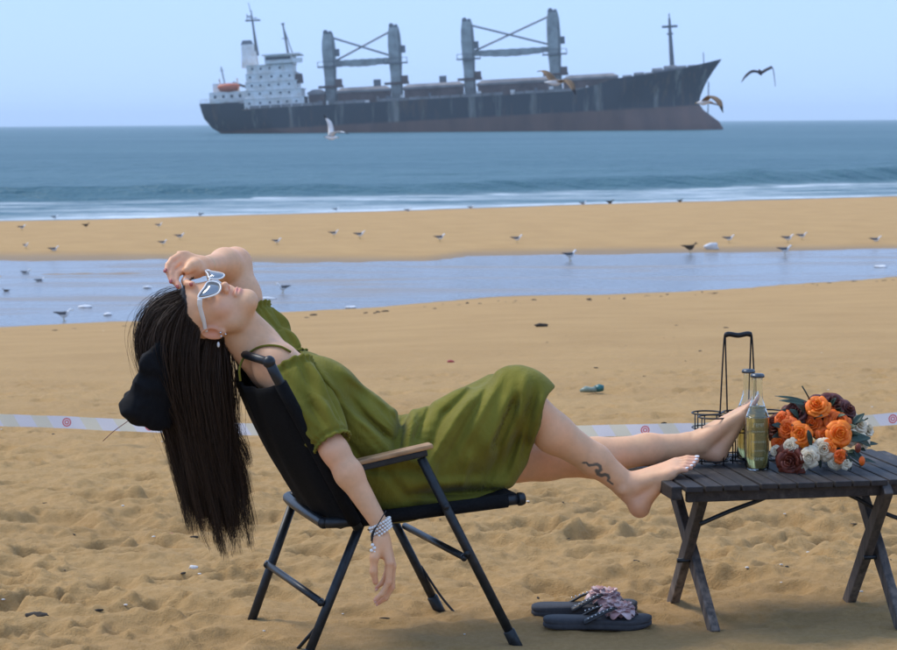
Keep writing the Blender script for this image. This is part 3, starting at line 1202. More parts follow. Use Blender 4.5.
# where each lock ends: outline of the hanging mass
tlat = (Wp[:, 0] - Wp[:, 0].min()) / (Wp[:, 0].max() - Wp[:, 0].min())
endx = at(182, 500, -.13)[0] + (at(252, 500, -.13)[0] - at(182, 500, -.13)[0]) * np.clip(tlat * .8 + .1 + .14 * RNG.normal(size=NH), 0, 1)
endz_px = 494 + 52 * np.clip((endx - endx.min()) / (endx.max() - endx.min()), 0, 1) ** .8
endz = np.array([at(210, p, -.13)[2] for p in endz_px]) + np.abs(RNG.normal(size=NH)) * .085 - .012
endy = -.13 + (Wp[:, 1] + .13) * .55 + .012 * RNG.normal(size=NH)
path = np.zeros((NS, NH, 3))
path[0] = Wp
cur, dr = Wp.copy(), Dv.copy()
sw = RNG.random((NH, 2)) * 6.28
for s in range(1, NS):
    left = (NS - s)
    step = np.maximum((cur[:, 2] - endz) / left, .004) * (1.25 if s < 6 else 1)
    step = np.maximum(step, .012 if s < 6 else .006)
    f = min(1, s / 7)
    tgt = np.stack([(endx - cur[:, 0]) / left, (endy - cur[:, 1]) / left, -step], 1)
    tgt /= np.linalg.norm(tgt, axis=1)[:, None]
    dr = dr * (1 - .42 * f) + tgt * .42 * f + .012 * RNG.normal(size=(NH, 3))
    dr /= np.linalg.norm(dr, axis=1)[:, None]
    cur = cur + dr * step[:, None]
    # keep outside the skull
    qq = ((cur - hO) / HS) @ HR.T - np.array([0, .035, -.005])
    rr_ = np.array([.079, .090, .101])
    k = np.sqrt(((qq / rr_) ** 2).sum(1))
    ins = k < 1
    qq[ins] /= k[ins][:, None]
    cur = np.where(ins[:, None], hO + HS * ((qq + np.array([0, .035, -.005])) @ HR), cur)
    # keep the chair-side of the mass off the shoulder
    path[s] = cur
endvar = RNG.normal(size=NC)
owner = np.argmin(((Wp[:, None, :] - Wp[cl][None]) ** 2).sum(-1), 1)
lenk = (1 + .07 * endvar[owner])
for s in range(NS):
    f_ = sstep(s / NS, .3, 1.0)
    path[s][:, 2] -= (.040 * endvar[owner] * f_)
for s in range(NS):
    wgt = .78 * sstep(s / NS, .25, .95)
    ctr = path[s][cl][owner]
    path[s] = path[s] * (1 - wgt) + ctr * wgt
cw_ = RNG.random((NC, 3)) * 6.28
wv = np.sin(np.linspace(0, 5.5, NS)[:, None] + cw_[owner][None, :, 0]) * np.linspace(0, 1, NS)[:, None] ** 1.2
path += (.011 * wv)[..., None] * np.array([1, .5, 0])
path += (.004 * np.sin(np.linspace(0, 7, NS)[:, None] + sw[None, :, 0]) * np.linspace(0, 1, NS)[:, None])[..., None] * np.array([1, .3, 0])
# fly-aways on the outer edge
fly = RNG.choice(np.where((tlat < .25))[0], 160, replace=False)
path[:, fly, 0] -= (.045 * np.linspace(0, 1, NS)[:, None] ** .6 * RNG.random(160)[None]) * np.sin(np.linspace(0, 2.8, NS))[:, None]
tg = np.gradient(path, axis=0)
tg /= np.linalg.norm(tg, axis=2)[..., None] + 1e-9
ang = RNG.random(NH) * math.pi
sv = np.stack([np.cos(ang), np.sin(ang) * .8, np.zeros(NH)], 1)
sv = np.cross(tg, np.cross(np.broadcast_to(sv, tg.shape), tg))
sv /= np.linalg.norm(sv, axis=2)[..., None] + 1e-9
wd = .00072 * np.linspace(1, .35, NS)[:, None, None] * RNG.uniform(.5, 1.3, NH)[None, :, None]
wd[:, fly] *= .45
HV = np.stack([path - sv * wd, path + sv * wd], 2)      # NS,NH,2,3
ids = np.arange(NS * NH * 2).reshape(NS, NH, 2)
HF = np.stack([ids[:-1, :, 0], ids[:-1, :, 1], ids[1:, :, 1], ids[1:, :, 0]], -1).reshape(-1, 4)
hc = np.array([.034, .0205, .0128]) * (RNG.uniform(.7, 1.35, NH) * RNG.uniform(.7, 1.4, NC)[owner])[:, None]
hc = np.broadcast_to(hc[None, :, None, :], (NS, NH, 2, 3)).reshape(-1, 3)
m_hair = vcol_mat('hair', .55, 0, .14)
hair = mesh_obj('hair', HV.reshape(-1, 3), HF, m_hair, woman, True, hc)

# ---------------------------------------------------------------- worn things
m_white = simple('white_plastic', (.78, .76, .72), .3, 0, .04, 40, .02)
m_lens, t, b = nodemat('dark_lens')
b.inputs['Base Color'].default_value = (.30, .31, .32, 1)
b.inputs['Metallic'].default_value = .75
b.inputs['Roughness'].default_value = .12
m_pearl = simple('pearl_bead', (.80, .79, .76), .22, 0, .1, 200, 0)
m_silver = simple('silver', (.72, .72, .72), .25, 1, .1, 60, 0)
m_cord = simple('black_cord', (.012, .012, .013), .7, 0, .2, 200, .2, .001)
m_gold = simple('gold_wire', (.75, .55, .30), .3, 1, .1, 60, 0)
gl = empty('sunglasses', tuple(H(0, 0, .1)), world_parts=True)


def wp(o, par):
    o.parent = par
    par_inv = Matrix.Translation(-Vector(par.location))
    o.matrix_parent_inverse = par_inv
    return o


fr, ln = MB(), []
for s in (-1, 1):
    # cat-eye outline: wide, swept up at the outer top
    pts = [(.004, .008), (.012, .018), (.035, .024), (.064, .036), (.073, .031), (.066, .004), (.052, -.020), (.032, -.027), (.012, -.020), (.004, -.004)]
    loop = catmull([(a, c, 0) for a, c in pts] + [(pts[0][0], pts[0][1], 0)], 4)
    P3 = [H(s * (p[0] * .93 + .003), p[1] * .92 - .002, .121 - 3.2 * p[0] ** 2) for p in loop]
    fr.tube(P3, .0023, 6, False)
    lb = MB()
    cpt = H(s * .036, -.002, .1205)
    lb.add([cpt] + P3, [(0, i, i + 1) for i in range(1, len(P3))])
    lo_ = lb.build('lens', m_lens, None, True)
    so = lo_.modifiers.new('solid', 'SOLIDIFY')
    so.thickness = .0016
    wp(lo_, gl)
    tb = MB()
    tb.tube(catmull([H(s * .074, .026, .104), H(s * .079, .024, .080), H(s * .080, .012, .030), H(s * .080, .009, .010), H(s * .077, .006, -.004)], 6), [.0040] * 6 + [.0034] * 6 + [.0030] * 13, 8, flat=1.75, up=hu)
    wp(tb.build('temple_arm', m_white, None, True), gl)
fr.tube([H(-.007, .008, .121), H(0, .011, .122), H(.007, .008, .121)], .0028, 6)
wp(fr.build('frame', m_white, None, True), gl)
gl.name = 'sunglasses'
gl.parent = woman
gl.matrix_parent_inverse = Matrix.Translation(-Vector(woman.location))
gl['label'] = 'white cat-eye sunglasses with dark lenses'
# bead bracelets and black cord on the hanging wrist
wax = (wr_n - el_n)
wax /= np.linalg.norm(wax)
pwax = np.array([.25, -.05, -.97])
pwax /= np.linalg.norm(pwax)
ua = np.cross(pwax, [0, 1, 0])
ua /= np.linalg.norm(ua)
va = np.cross(pwax, ua)
cw = at(381, 528, -.366)
br = empty('bead_bracelet', tuple(cw), world_parts=True)
one = None
for k in range(4):
    cc_ = cw + pwax * (.0085 * (k - 1.6))
    tilt = .30 + .05 * k
    for j in range(22):
        a = 2 * math.pi * j / 22 + k * .14
        p = cc_ + (.0285 - .0005 * k) * (math.cos(a) * ua + math.sin(a) * va) - pwax * tilt * .022 * math.cos(a)
        if one is None:
            one = MB().ball((0, 0, 0), .0040, 8, 5).build('bead', m_pearl, None, True)
            o = one
        else:
            o = one.copy()
            COL.objects.link(o)
        o.location = p - cw
        o.parent = br
for j, (x_, y_) in enumerate(((372.5, 545), (374.5, 548), (371.5, 550.5), (375, 552))):
    o = one.copy()
    COL.objects.link(o)
    o.location = at(x_, y_, -.405) - cw
    o.scale = (1.25,) * 3
    o.parent = br
cb = MB()
cb.tube(catmull([at(386, 511, -.385), at(380, 521, -.400), at(374, 532, -.403), at(372, 543, -.404)], 5), .0016, 6)
cb.tube(catmull([at(376, 527, -.402), at(372, 534, -.404), at(371.5, 541, -.405)], 5), .0022, 6)
wp(cb.build('cord', m_cord, None, True), br)
br.parent = woman
br.matrix_parent_inverse = Matrix.Translation(-Vector(woman.location))
br['label'] = 'strands of pearly beads with a black cord'
# thin chain on the raised wrist, finger ring, earrings
mb = MB()
wx = (wr_f - el_f) / np.linalg.norm(wr_f - el_f)
uu = np.cross(wx, [0, 0, 1.0]); uu /= np.linalg.norm(uu)
vv = np.cross(wx, uu)
c_ = wr_f - wx * .008
mb.tube([c_ + .0262 * (math.cos(a) * uu + math.sin(a) * vv) for a in np.linspace(0, 2 * math.pi, 25)], .0012, 6, False)
wp(mb.build('wrist_chain', m_gold, None, True), woman)
mb = MB()
rx = (DF[0] - PF[0]) / np.linalg.norm(DF[0] - PF[0])
uu = np.cross(rx, [0, 0, 1.0]); uu /= np.linalg.norm(uu)
vv = np.cross(rx, uu)
mb.tube([PF[0] * .6 + DF[0] * .4 + .0098 * (math.cos(a) * uu + math.sin(a) * vv) for a in np.linspace(0, 2 * math.pi, 17)], .0013, 6, False)
wp(mb.build('finger_ring', m_silver, None, True), woman)
for c_ in (H(.087, -.036, .004), H(.086, -.038, -.009), H(.082, -.050, -.003)):
    wp(MB().ball(c_, .0032, 8, 6).build('earring', m_silver, None, True), woman)
wp(MB().ball(H(.084, -.030, -.040), (.004, .004, .008), 8, 6).build('ear_drop', m_pearl, None, True), woman)
# nails
m_nail = simple('red_nail', (.42, .10, .08), .2, 0, .1, 50, 0)
m_toenail = simple('white_nail', (.82, .78, .76), .2, 0, .05, 50, 0)


def nail(tip, prev, side_, r, mat, name):
    d = np.array(tip) - np.array(prev)
    d /= np.linalg.norm(d)
    s_ = np.array(side_, float)
    s_ -= (s_ @ d) * d
    s_ /= np.linalg.norm(s_)
    w_ = np.cross(d, s_)
    R = np.stack([d, w_, s_], 1)
    wp(MB().ball(np.array(tip) + s_ * r * .72 + d * r * .35, (r * .85, r * .68, r * .34), 8, 6, R).build(name, mat, None, True), woman)


for k in range(4):
    nail(TI[k], DI[k], (.6, -.6, -.4), .0062, m_toenail if 0 else simple('pale_nail', (.74, .45, .38), .25, 0, .05, 50, 0), 'fingernail')
    nail(TF[k], DF[k], (-.35, -.9, -.1), .0088, m_nail, 'fingernail')
for k in range(5):
    rt = (.0075, .0078, .0080, .0084, .0110)[k]
    nail(toe_n[k], bas_n[k], (-.25, -.1, .95), rt, m_toenail, 'toenail')
    nail(toe_f[k], bas_f[k], (-.85, 0, .4), rt, m_toenail, 'toenail')

# ================================================================== FOLDING CHAIR
m_tube = simple('black_tube', (.018, .022, .026), .42, .3, .3, 60, .06, .001)
m_fab = simple('black_fabric', (.0075, .008, .009), .9, 0, .3, 160, .4, .002, spec=.15)
m_arm = simple('bamboo', (.42, .24, .11), .5, 0, .25, 14, .12, .002, (1, 6, 6))
chair = empty('folding_chair', (-.1, .0, 0), world_parts=True)
tag(chair, 'black folding camp chair with wooden armrests that the woman sits in', 'chair')
W_ = .46


def far(p):
    return np.array(p) + LAT * W_


rR, rF = at(329, 524, -.27), at(520, 499, -.105)
tops = at(269, 362, -.385)
bot = at(358, 528, -.262)


def cpart(mb, name, mat, smooth=True, bevel=0):
    return wp(mb.build(name, mat, None, smooth, bevel), chair)


# seat frame: a U of tube, the rear bar rounded at the corners
u_pts = [rF, rF * .5 + rR * .5, rR + (rF - rR) * .10] + [rR + LAT * .02 + (rR - rF) / np.linalg.norm(rF - rR) * .004] + [rR + LAT * .05 + (rR - rF) * .02, far(rR) - LAT * .05 + (rR - rF) * .02] + [far(rR) + (rF - rR) * .03 + np.array([0, 0, .0])] + [far(rR) + (rF - rR) * .12, far(rF)]
mb = MB(); mb.tube(catmull(u_pts, 6), .0145, 12); cpart(mb, 'seat_frame', m_tube)
for p in (rF, far(rF)):
    d_ = (rF - rR) / np.linalg.norm(rF - rR)
    mb = MB(); mb.tube([p - d_ * .006, p + d_ * .004, p + d_ * .012, p + d_ * .015], [.0185, .0185, .016, .008], 12); cpart(mb, 'end_cap', m_tube)
# seat sling
V, F = [], []
NU, NV = 16, 12
for i in range(NU):
    for j in range(NV):
        s, q_ = i / (NU - 1), j / (NV - 1)
        p = rR + (rF - rR) * (.12 + .86 * s) + LAT * W_ * q_
        V.append(p + np.array([0, 0, .012 - .035 * math.sin(math.pi * q_) ** .6 * math.sin(math.pi * min(1, s * .9 + .1)) ** .6]))
for i in range(NU - 1):
    for j in range(NV - 1):
        a_ = i * NV + j
        F.append((a_, a_ + 1, a_ + NV + 1, a_ + NV))
o = wp(mesh_obj('seat_sling', V, F, m_fab), chair)
s_ = o.modifiers.new('s', 'SOLIDIFY'); s_.thickness = .006
# sleeve of cloth round the near and far rail
for p, q_ in ((rR, rF), (far(rR), far(rF))):
    mb = MB(); mb.tube([p + (q_ - p) * .13, p + (q_ - p) * .5, p + (q_ - p) * .93], .0185, 12); cpart(mb, 'rail_sleeve', m_fab)
# backrest posts, top bar, sling
for f_ in (lambda p: np.array(p), far):
    mb = MB(); mb.tube(catmull([f_(bot), f_(bot * .5 + tops * .5) + np.array([-.004, 0, .0]), f_(tops)], 5), .0135, 12); cpart(mb, 'back_post', m_tube)
    mb = MB(); mb.ball(f_(tops), (.017, .017, .017), 10, 7); cpart(mb, 'corner_joint', m_tube)
mb = MB(); mb.tube([tops, tops + LAT * W_ * .5 + np.array([-.012, 0, -.004]), far(tops)], .0115, 10); cpart(mb, 'top_bar', m_tube)
V, F = [], []
NU, NV = 22, 16
bn = np.cross(LAT, tops - bot); bn /= np.linalg.norm(bn)
if bn[0] > 0:
    bn = -bn
for i in range(NU):
    for j in range(NV):
        s, q_ = i / (NU - 1), j / (NV - 1)
        p = bot + (tops - bot) * (.03 + .845 * s) + LAT * W_ * q_
        sag = .072 * math.sin(math.pi * q_) ** .40 * (.75 + .25 * math.sin(math.pi * s))
        V.append(p + bn * sag + bn * .004 * math.sin(q_ * 23 + s * 4))
for i in range(NU - 1):
    for j in range(NV - 1):
        a_ = i * NV + j
        F.append((a_, a_ + 1, a_ + NV + 1, a_ + NV))
o = wp(mesh_obj('back_sling', V, F, m_fab), chair)
s_ = o.modifiers.new('s', 'SOLIDIFY'); s_.thickness = .006
for f_ in (lambda p: np.array(p), far):
    mb = MB(); mb.tube([f_(bot + (tops - bot) * s) for s in (.03, .25, .5, .75, .875)], .0172, 12); cpart(mb, 'back_sleeve', m_fab)
# armrests
ar_f, ar_r = at(431, 449, -.232), at(322, 474, -.290)
for k, f_ in enumerate((lambda p: np.array(p), far)):
    d_ = (ar_f - ar_r)
    L_ = np.linalg.norm(d_); d_ /= L_
    z_ = np.cross(d_, LAT); z_ = z_ if z_[2] > 0 else -z_
    R = np.stack([d_, LAT, z_], 1)
    mb = MB(); mb.box(f_(ar_f * .5 + ar_r * .5) + k * LAT * .075 + z_ * .010, (L_ + .006, .040, .0135), R); cpart(mb, 'armrest', m_arm, False, .004)
    mb = MB(); mb.box(f_(ar_f * .5 + ar_r * .5) + k * LAT * .075 - z_ * .006 - d_ * .004, (L_ - .02, .026, .017), R); cpart(mb, 'arm_bracket', m_tube, False, .003)
# legs
nf_t, nf_b = at(421, 458, -.232), at(518, 649, -.15)
nr_t, nr_b = at(362, 520, -.215), at(301, 672, -.30)
ff_t, ff_b = far(at(443, 500, -.145)), at(441, 614, .33)
ff_t = at(385, 503, .30)
fr_t, fr_b = at(293, 503, .17), at(243, 645, .15)
for p, q_ in ((nf_t, nf_b), (nr_t, nr_b), (ff_t, ff_b), (fr_t, fr_b)):
    d_ = (q_ - p) / np.linalg.norm(q_ - p)
    mb = MB(); mb.tube([p, p * .5 + q_ * .5, q_], .0128, 12); cpart(mb, 'leg', m_tube)
    mb = MB(); mb.tube([q_ - d_ * .062, q_ - d_ * .058, q_ - d_ * .004, q_ + d_ * .004], [.012, .0162, .0162, .013], 12); cpart(mb, 'foot_cap', m_tube)
mb = MB(); mb.tube([at(267, 564, .16), at(321, 602, -.255)], .0098, 10); cpart(mb, 'rear_crossbar', m_tube)
mb = MB(); mb.tube([at(316, 628, -.275), at(288, 660, -.12), at(256, 626, .152)], .0052, 8); cpart(mb, 'lower_stay', m_tube)
mb = MB(); mb.tube([at(405, 526, .305), at(464, 557, -.185)], .0098, 10); cpart(mb, 'front_crossbar', m_tube)
mb = MB(); mb.tube(catmull([at(421, 566, .32), at(440, 595, .30), at(459, 618, .26)], 4), .0035, 8); cpart(mb, 'stay_cord', m_cord)
for c_ in (at(267, 564, .158), at(321, 602, -.257), at(464, 557, -.19), at(446, 506, -.212), at(467, 553, -.192), at(360, 524, -.232)):
    mb = MB(); mb.tube([c_ + np.array([0, -.017, 0]), c_ + np.array([0, .012, 0])], .009, 10); cpart(mb, 'rivet', m_tube)

# dark jacket hung over the far corner of the chair back
J = Field((at(112, 300, -.2)[0], -.36, .48), (at(262, 300, .1)[0], .24, .95), .0042)
JP = [(149, 347), (158, 344), (178, 348), (200, 350), (214, 352), (212, 385), (196, 410), (182, 424), (167, 436), (156, 431), (147, 424), (133, 421), (124, 411), (121.5, 401), (124, 394), (132, 388), (137, 383), (137, 372), (142, 358)]
jp = [at(x_, y_, -.24)[[0, 2]] for x_, y_ in JP]
sl, x, y, z = J.sub((-9, -9, -9), (9, 9, 9))
X2, Z2 = np.broadcast_arrays(x[:, 0, :], z[:, 0, :])
d2 = poly_sdf(X2, Z2, jp)[:, None, :]
xr, xl = at(212, 360, 0)[0], at(150, 360, 0)[0]
kx = np.clip((x - xl) / (xr - xl), 0, 1)
yc = -.255 + .30 * kx ** 1.3
dy = np.abs(y - yc) - (.070 - .012 * kx)
R0 = .034
e1, e2 = np.maximum(d2 + R0, 0), np.maximum(dy + R0, 0)
J.comb(sl, (np.sqrt(e1 ** 2 + e2 ** 2) + np.minimum(np.maximum(d2 + R0, dy + R0), 0) - R0).astype(np.float32), 0, 'add')
msk, P = J.band(.03)
qx = (P[:, 0] * .6 + P[:, 2] * .8)
J.a[msk] -= (.018 * vn3(P * np.array([15, 12, 12]) + 3) + .012 * vn3(P * 34 + 5) + .004 * np.sin(qx * 95 + 9 * vn3(P * 9))).astype(np.float32)
JV, JF = J.mesh()
m_jack = simple('black_jacket_cloth', (.0065, .0065, .0075), .85, 0, .3, 60, .3, .004, spec=.2)
jacket = empty('jacket', tuple(JV.mean(0) * np.array([1, 1, 0]) + np.array([0, 0, JV[:, 2].min()])), world_parts=True)
tag(jacket, 'bundled black jacket hung over the back corner of the folding chair', 'jacket')
wp(mesh_obj('bundle', JV, JF, m_jack), jacket)
mb = MB(); mb.tube(catmull([at(142, 410, -.28), at(128, 421, -.24), at(114, 431, -.20), at(103, 441, -.20)], 4), .0011, 6)
dcm = simple('maroon_cord', (.16, .05, .04), .7, 0, .2, 90, .1)
o = wp(mb.build('drawstring', dcm, None, True), jacket)
o['label'] = 'thin reddish drawstring sticking out'

# ================================================================== TABLE
T_YAW = rad(9.5)
TA = np.array([math.cos(T_YAW), math.sin(T_YAW), 0])       # along its length
TD = np.array([-math.sin(T_YAW), math.cos(T_YAW), 0])      # towards the sea
TZ = .405
tc = at(686, 487, -.094)
tc[2] = TZ
T_L, T_D = .74, .56
m_wood, t, b = nodemat('dark_stained_wood')
ti = nd(t, 'ObjectInfo')
co = objco(t, (1, 1, 1))
g1 = noise(t, 7, 6, objco(t, (6, 1.2, 6)), .6, .6)
c = mixc(t, ramp(t, g1, .3, .7), (.014, .0115, .0100), (.048, .039, .033))
wear = ramp(t, noise(t, 11, 5, objco(t, (3, 1, 3))), .56, .74)
c = mixc(t, wear, c, (.095, .080, .068))
c = mixc(t, ti.outputs['Random'], c, mixc(t, .5, c, (.020, .021, .025)))
t.links.new(c, b.inputs['Base Color'])
b.inputs['Roughness'].default_value = .62
b.inputs['Specular IOR Level'].default_value = .3
bump(t, b, g1, .35, .005)
m_leg, t, b = nodemat('weathered_leg_wood')
g1 = noise(t, 9, 6, objco(t, (5, 5, 1)), .6, .6)
c = mixc(t, ramp(t, g1, .35, .7), (.022, .020, .021), (.085, .070, .060))
gz = nd(t, 'SeparateXYZ')
cg = nd(t, 'TexCoord')
t.links.new(cg.outputs['Object'], gz.inputs[0])
lowm = nd(t, 'MapRange')
t.links.new(gz.outputs[2], lowm.inputs[0])
lowm.inputs[1].default_value = .24
lowm.inputs[2].default_value = .02
sc_ = nd(t, 'Math', operation='MULTIPLY')
t.links.new(lowm.outputs[0], sc_.inputs[0])
t.links.new(ramp(t, noise(t, 14, 4, objco(t, (4, 4, .8))), .35, .65), sc_.inputs[1])
c = mixc(t, sc_.outputs[0], c, (.20, .155, .125))      # stain worn off the feet
t.links.new(c, b.inputs['Base Color'])
b.inputs['Roughness'].default_value = .6
bump(t, b, g1, .3, .005)

table = empty('folding_table', (tc[0] + .37, tc[1] + .3, 0), world_parts=True)
tag(table, 'low dark slatted wooden table with crossed legs holding bottles and bouquet', 'table')
TR = np.stack([TA, TD, np.array([0, 0, 1.0])], 1)
NSL = 14
pitch = T_L / NSL
sl_mesh = None
for i in range(NSL):
    if sl_mesh is None:
        mb = MB()
        mb.box((0, 0, 0), (pitch - .005, T_D, .016))
        o = mb.build('slat', m_wood, None, False, .0025)
        sl_mesh = o
    else:
        o = sl_mesh.copy()
        COL.objects.link(o)
    p = tc + TA * pitch * (i + .5) + TD * (T_D / 2 + RNG.uniform(-.003, .003))
    o.location = (p[0], p[1], TZ - .008 + RNG.uniform(-.0015, .0005))
    o.rotation_euler = (RNG.uniform(-.004, .004), RNG.uniform(-.012, .012), T_YAW + RNG.uniform(-.003, .003))
    wp(o, table)
for s in (.035, T_D - .035):
    mb = MB(); mb.box(tc + TA * T_L / 2 + TD * s + np.array([0, 0, -.016 - .0165]), (T_L - .02, .022, .032), TR)
    wp(mb.build('apron_rail', m_wood, None, False, .003), table)
for s in (-.018, T_L + .018):
    mb = MB(); mb.box(tc + TA * s + TD * T_D / 2 + np.array([0, 0, -.022]), (.030, T_D - .05, .038), TR)
    wp(mb.build('end_rail', m_wood, None, False, .004), table)


def plank(p, q, wdt, thk, side_):
    p, q = np.array(p), np.array(q)
    d = q - p
    L = np.linalg.norm(d)
    d /= L
    s_ = np.array(side_) - (np.array(side_) @ d) * d
    s_ /= np.linalg.norm(s_)
    mb_ = MB()
    n = 8
    V = []
    for i in range(n + 1):
        k = i / n
        c_ = p + d * L * k
        bw = wdt * (1 + .16 * math.exp(-((k - .47) / .12) ** 2)) * (1 - .10 * k) + RNG.uniform(-.001, .001)
        w_ = np.cross(d, s_)
        for a_, b_ in ((-1, -1), (1, -1), (1, 1), (-1, 1)):
            V.append(c_ + w_ * a_ * bw / 2 + s_ * b_ * thk / 2)
    F = [(3, 2, 1, 0), tuple(range(n * 4, n * 4 + 4))]
    for i in range(n):
        for k in range(4):
            a_, b_ = i * 4 + k, i * 4 + (k + 1) % 4
            F.append((a_, b_, b_ + 4, a_ + 4))
    mb_.add(V, F)
    return mb_


for (nx, fx, sgn) in (((708, 494, 709.5, 634), (669, 489, 677, 604), 1), ((893, 487, 897.5, 625), (854, 484, 853, 594), 1)):
    # one leg runs from the far top to the near foot, the other crosses behind it
    pn_t, pn_b = at(nx[0], nx[1], .0), at(nx[2], nx[3], .005)
    pf_t, pf_b = at(fx[0], fx[1], .36), at(fx[2], fx[3], .385)
    pn_b[2] = min(pn_b[2], -.03)
    pf_b[2] = min(pf_b[2], -.03)
    dx_ = TA * .016
    wp(plank(pf_t + dx_, pn_b + dx_, .046, .026, TA).build('leg', m_leg, None, False, .004), table)
    wp(plank(pn_t - dx_, pf_b - dx_, .046, .026, TA).build('leg', m_leg, None, False, .004), table)
    mid = (pf_t + pn_b) / 2
    mb = MB(); mb.tube([mid - TA * .034, mid + TA * .034], .007, 10)
    wp(mb.build('pivot_bolt', m_tube, None, True), table)
mb = MB(); mb.tube(catmull([at(700, 524, .03), at(730, 511, .05), at(757, 501, .06), at(778, 492, .07)], 4), .0062, 8)
wp(mb.build('brace', m_tube, None, True), table)
mb = MB(); mb.tube(catmull([at(836, 489, .10), at(858, 499, .10), at(880, 511, .10), at(905, 521, .08)], 4), .0062, 8)
wp(mb.build('brace', m_tube, None, True), table)

# ================================================================== BOTTLES
m_glass, t, b = nodemat('clear_glass')
b.inputs['Base Color'].default_value = (.93, .97, .96, 1)
b.inputs['Roughness'].default_value = .03
b.inputs['IOR'].default_value = 1.45
b.inputs['Transmission Weight'].default_value = 1.0
m_drink, t, b = nodemat('pale_yellow_drink')
b.inputs['Base Color'].default_value = (.97, .83, .36, 1)
b.inputs['Roughness'].default_value = .15
b.inputs['IOR'].default_value = 1.33
b.inputs['Transmission Weight'].default_value = .82
m_cap = simple('bottle_cap', (.10, .11, .12), .35, .8, .2, 60, .1)
m_ink = simple('white_print', (.46, .45, .30), .5, 0, .1, 60, 0)


def bottle(p, h, r, label, yaw=0.0, fill=.66):
    e = empty('bottle', tuple(p), yaw)
    tag(e, label, 'bottle', 'bottles on the table')
    prof = [(.0, 0), (r * .9, 0), (r, .006), (r, .50 * h), (r * .94, .56 * h), (r * .66, .66 * h), (r * .50, .74 * h), (r * .46, .85 * h), (r * .44, .955 * h), (r * .50, .96 * h), (r * .50, .975 * h), (r * .43, .98 * h)]
    pr = catmull([(a, c, 0) for a, c in prof[2:9]], 4)
    outer = [(0.0001, 0), (r * .9, 0)] + [(q[0], q[1]) for q in pr] + prof[9:]
    th = .0022
    inner = [(max(a - th, .0001), c + (.004 if i < 2 else 0)) for i, (a, c) in enumerate(outer)]
    g = MB().lathe(outer + inner[::-1], 36, caps=False).build('glass', m_glass, e, True)
    liq = [(.0001, .0046), (r * .9 - th, .0046)] + [(max(a - th - .0004, .0001), c) for a, c in [(q[0], q[1]) for q in pr] if .007 < c < fill * h]
    liq += [(liq[-1][0], fill * h), (.0001, fill * h)]
    MB().lathe(liq, 36, caps=False).build('drink', m_drink, e, True)
    cp = [(.0001, .962 * h), (r * .54, .962 * h), (r * .60, .968 * h), (r * .58, .985 * h), (r * .50, 1.0 * h), (.0001, 1.003 * h)]
    MB().lathe(cp, 21, caps=False).build('cap', m_cap, e, True)
    # faint lines of print on the front of the glass
    for row, (zz, n, hh) in enumerate(((.455, 5, .011), (.40, 6, .004), (.29, 7, .005), (.20, 6, .004), (.105, 5, .009))):
        mb_ = MB()
        for k in range(n):
            a0 = -math.pi / 2 + (k - (n - 1) / 2) * .19
            for (da0, da1, z0, z1) in ((-.055, -.028, 0, 1), (-.055, .05, .84, 1), (.028, .052, .0 if k % 2 else .45, 1), (-.055, .05, .42, .56))[: 3 + (k + row) % 2]:
                vs = [((r + .0006) * math.cos(a), (r + .0006) * math.sin(a), zz * h + hh * z) for a, z in ((a0 + da0, z0), (a0 + da1, z0), (a0 + da1, z1), (a0 + da0, z1))]
                mb_.add(vs, [(0, 1, 2, 3)])
        mb_.build('print_line', m_ink, e, False)
    return e


b1 = at(757, 467, .205); b1[2] = TZ + .0005
bottle(b1, .274, .0345, 'clear glass bottle of pale yellow drink standing in front of the wire carrier')
b2 = at(748, 459, .335); b2[2] = TZ + .0105
bottle(b2, .262, .0335, 'clear capped glass bottle standing inside the black wire carrier', .7, .60)

# ================================================================== WIRE CARRIER
m_wire = simple('black_wire', (.013, .014, .016), .4, .4, .2, 60, .05)
cxy = at(741, 455, .36); cxy[2] = TZ
car = empty('bottle_carrier', tuple(cxy), T_YAW * .6)
tag(car, 'black wire bottle carrier with ring holders and tall handle on the table', 'bottle carrier')


def ring(c, r, wr=.0022, n=26):
    return [(c[0] + r * math.cos(a), c[1] + r * math.sin(a), c[2]) for a in np.linspace(0, 2 * math.pi, n + 1)]


for i in range(3):
    for j in range(2):
        c_ = ((i - 1) * .092, (j - .5) * .092, .138)
        mb = MB(); mb.tube(ring(c_, .044), .0024, 6, False)
        mb.build('ring', m_wire, car, True)
        mb = MB(); mb.tube(ring((c_[0], c_[1], .095), .044), .0018, 6, False)
        mb.build('ring', m_wire, car, True)
        mb = MB(); mb.tube(ring((c_[0], c_[1], .012), .044), .0020, 6, False)
        mb.tube([(c_[0] - .044, c_[1], .008), (c_[0] + .044, c_[1], .008)], .0018, 6)
        mb.tube([(c_[0], c_[1] - .044, .0045), (c_[0], c_[1] + .044, .0045)], .0018, 6)
        mb.build('base_ring', m_wire, car, True)
        for a in (.4, 2.0, 3.6, 5.2):
            x_, y_ = c_[0] + .044 * math.cos(a), c_[1] + .044 * math.sin(a)
            mb = MB(); mb.tube([(x_, y_, .002), (x_, y_, .138)], .0020, 6)
            mb.build('upright', m_wire, car, True)
for s in (-1, 1):
    for q_ in (-1, 1):
        mb = MB(); mb.tube(catmull([(s * .044 + q_ * .014 - .01, .0, .012), (s * .042 + q_ * .010 - .01, .0, .16), (s * .040 + q_ * .002 - .01, .0, .355), (s * .036 - .01, 0, .373)], 5), .0024, 6)
        mb.build('handle_wire', m_wire, car, True)
mb = MB(); mb.tube(catmull([(-.050, 0, .371), (-.036, 0, .374), (-.01, 0, .370), (.016, 0, .374), (.030, 0, .371)], 5), [.004] + [.0078] * 4 + [.0075] * 11 + [.0078] * 4 + [.004], 10)
mb.build('handle_grip', m_wire, car, True)

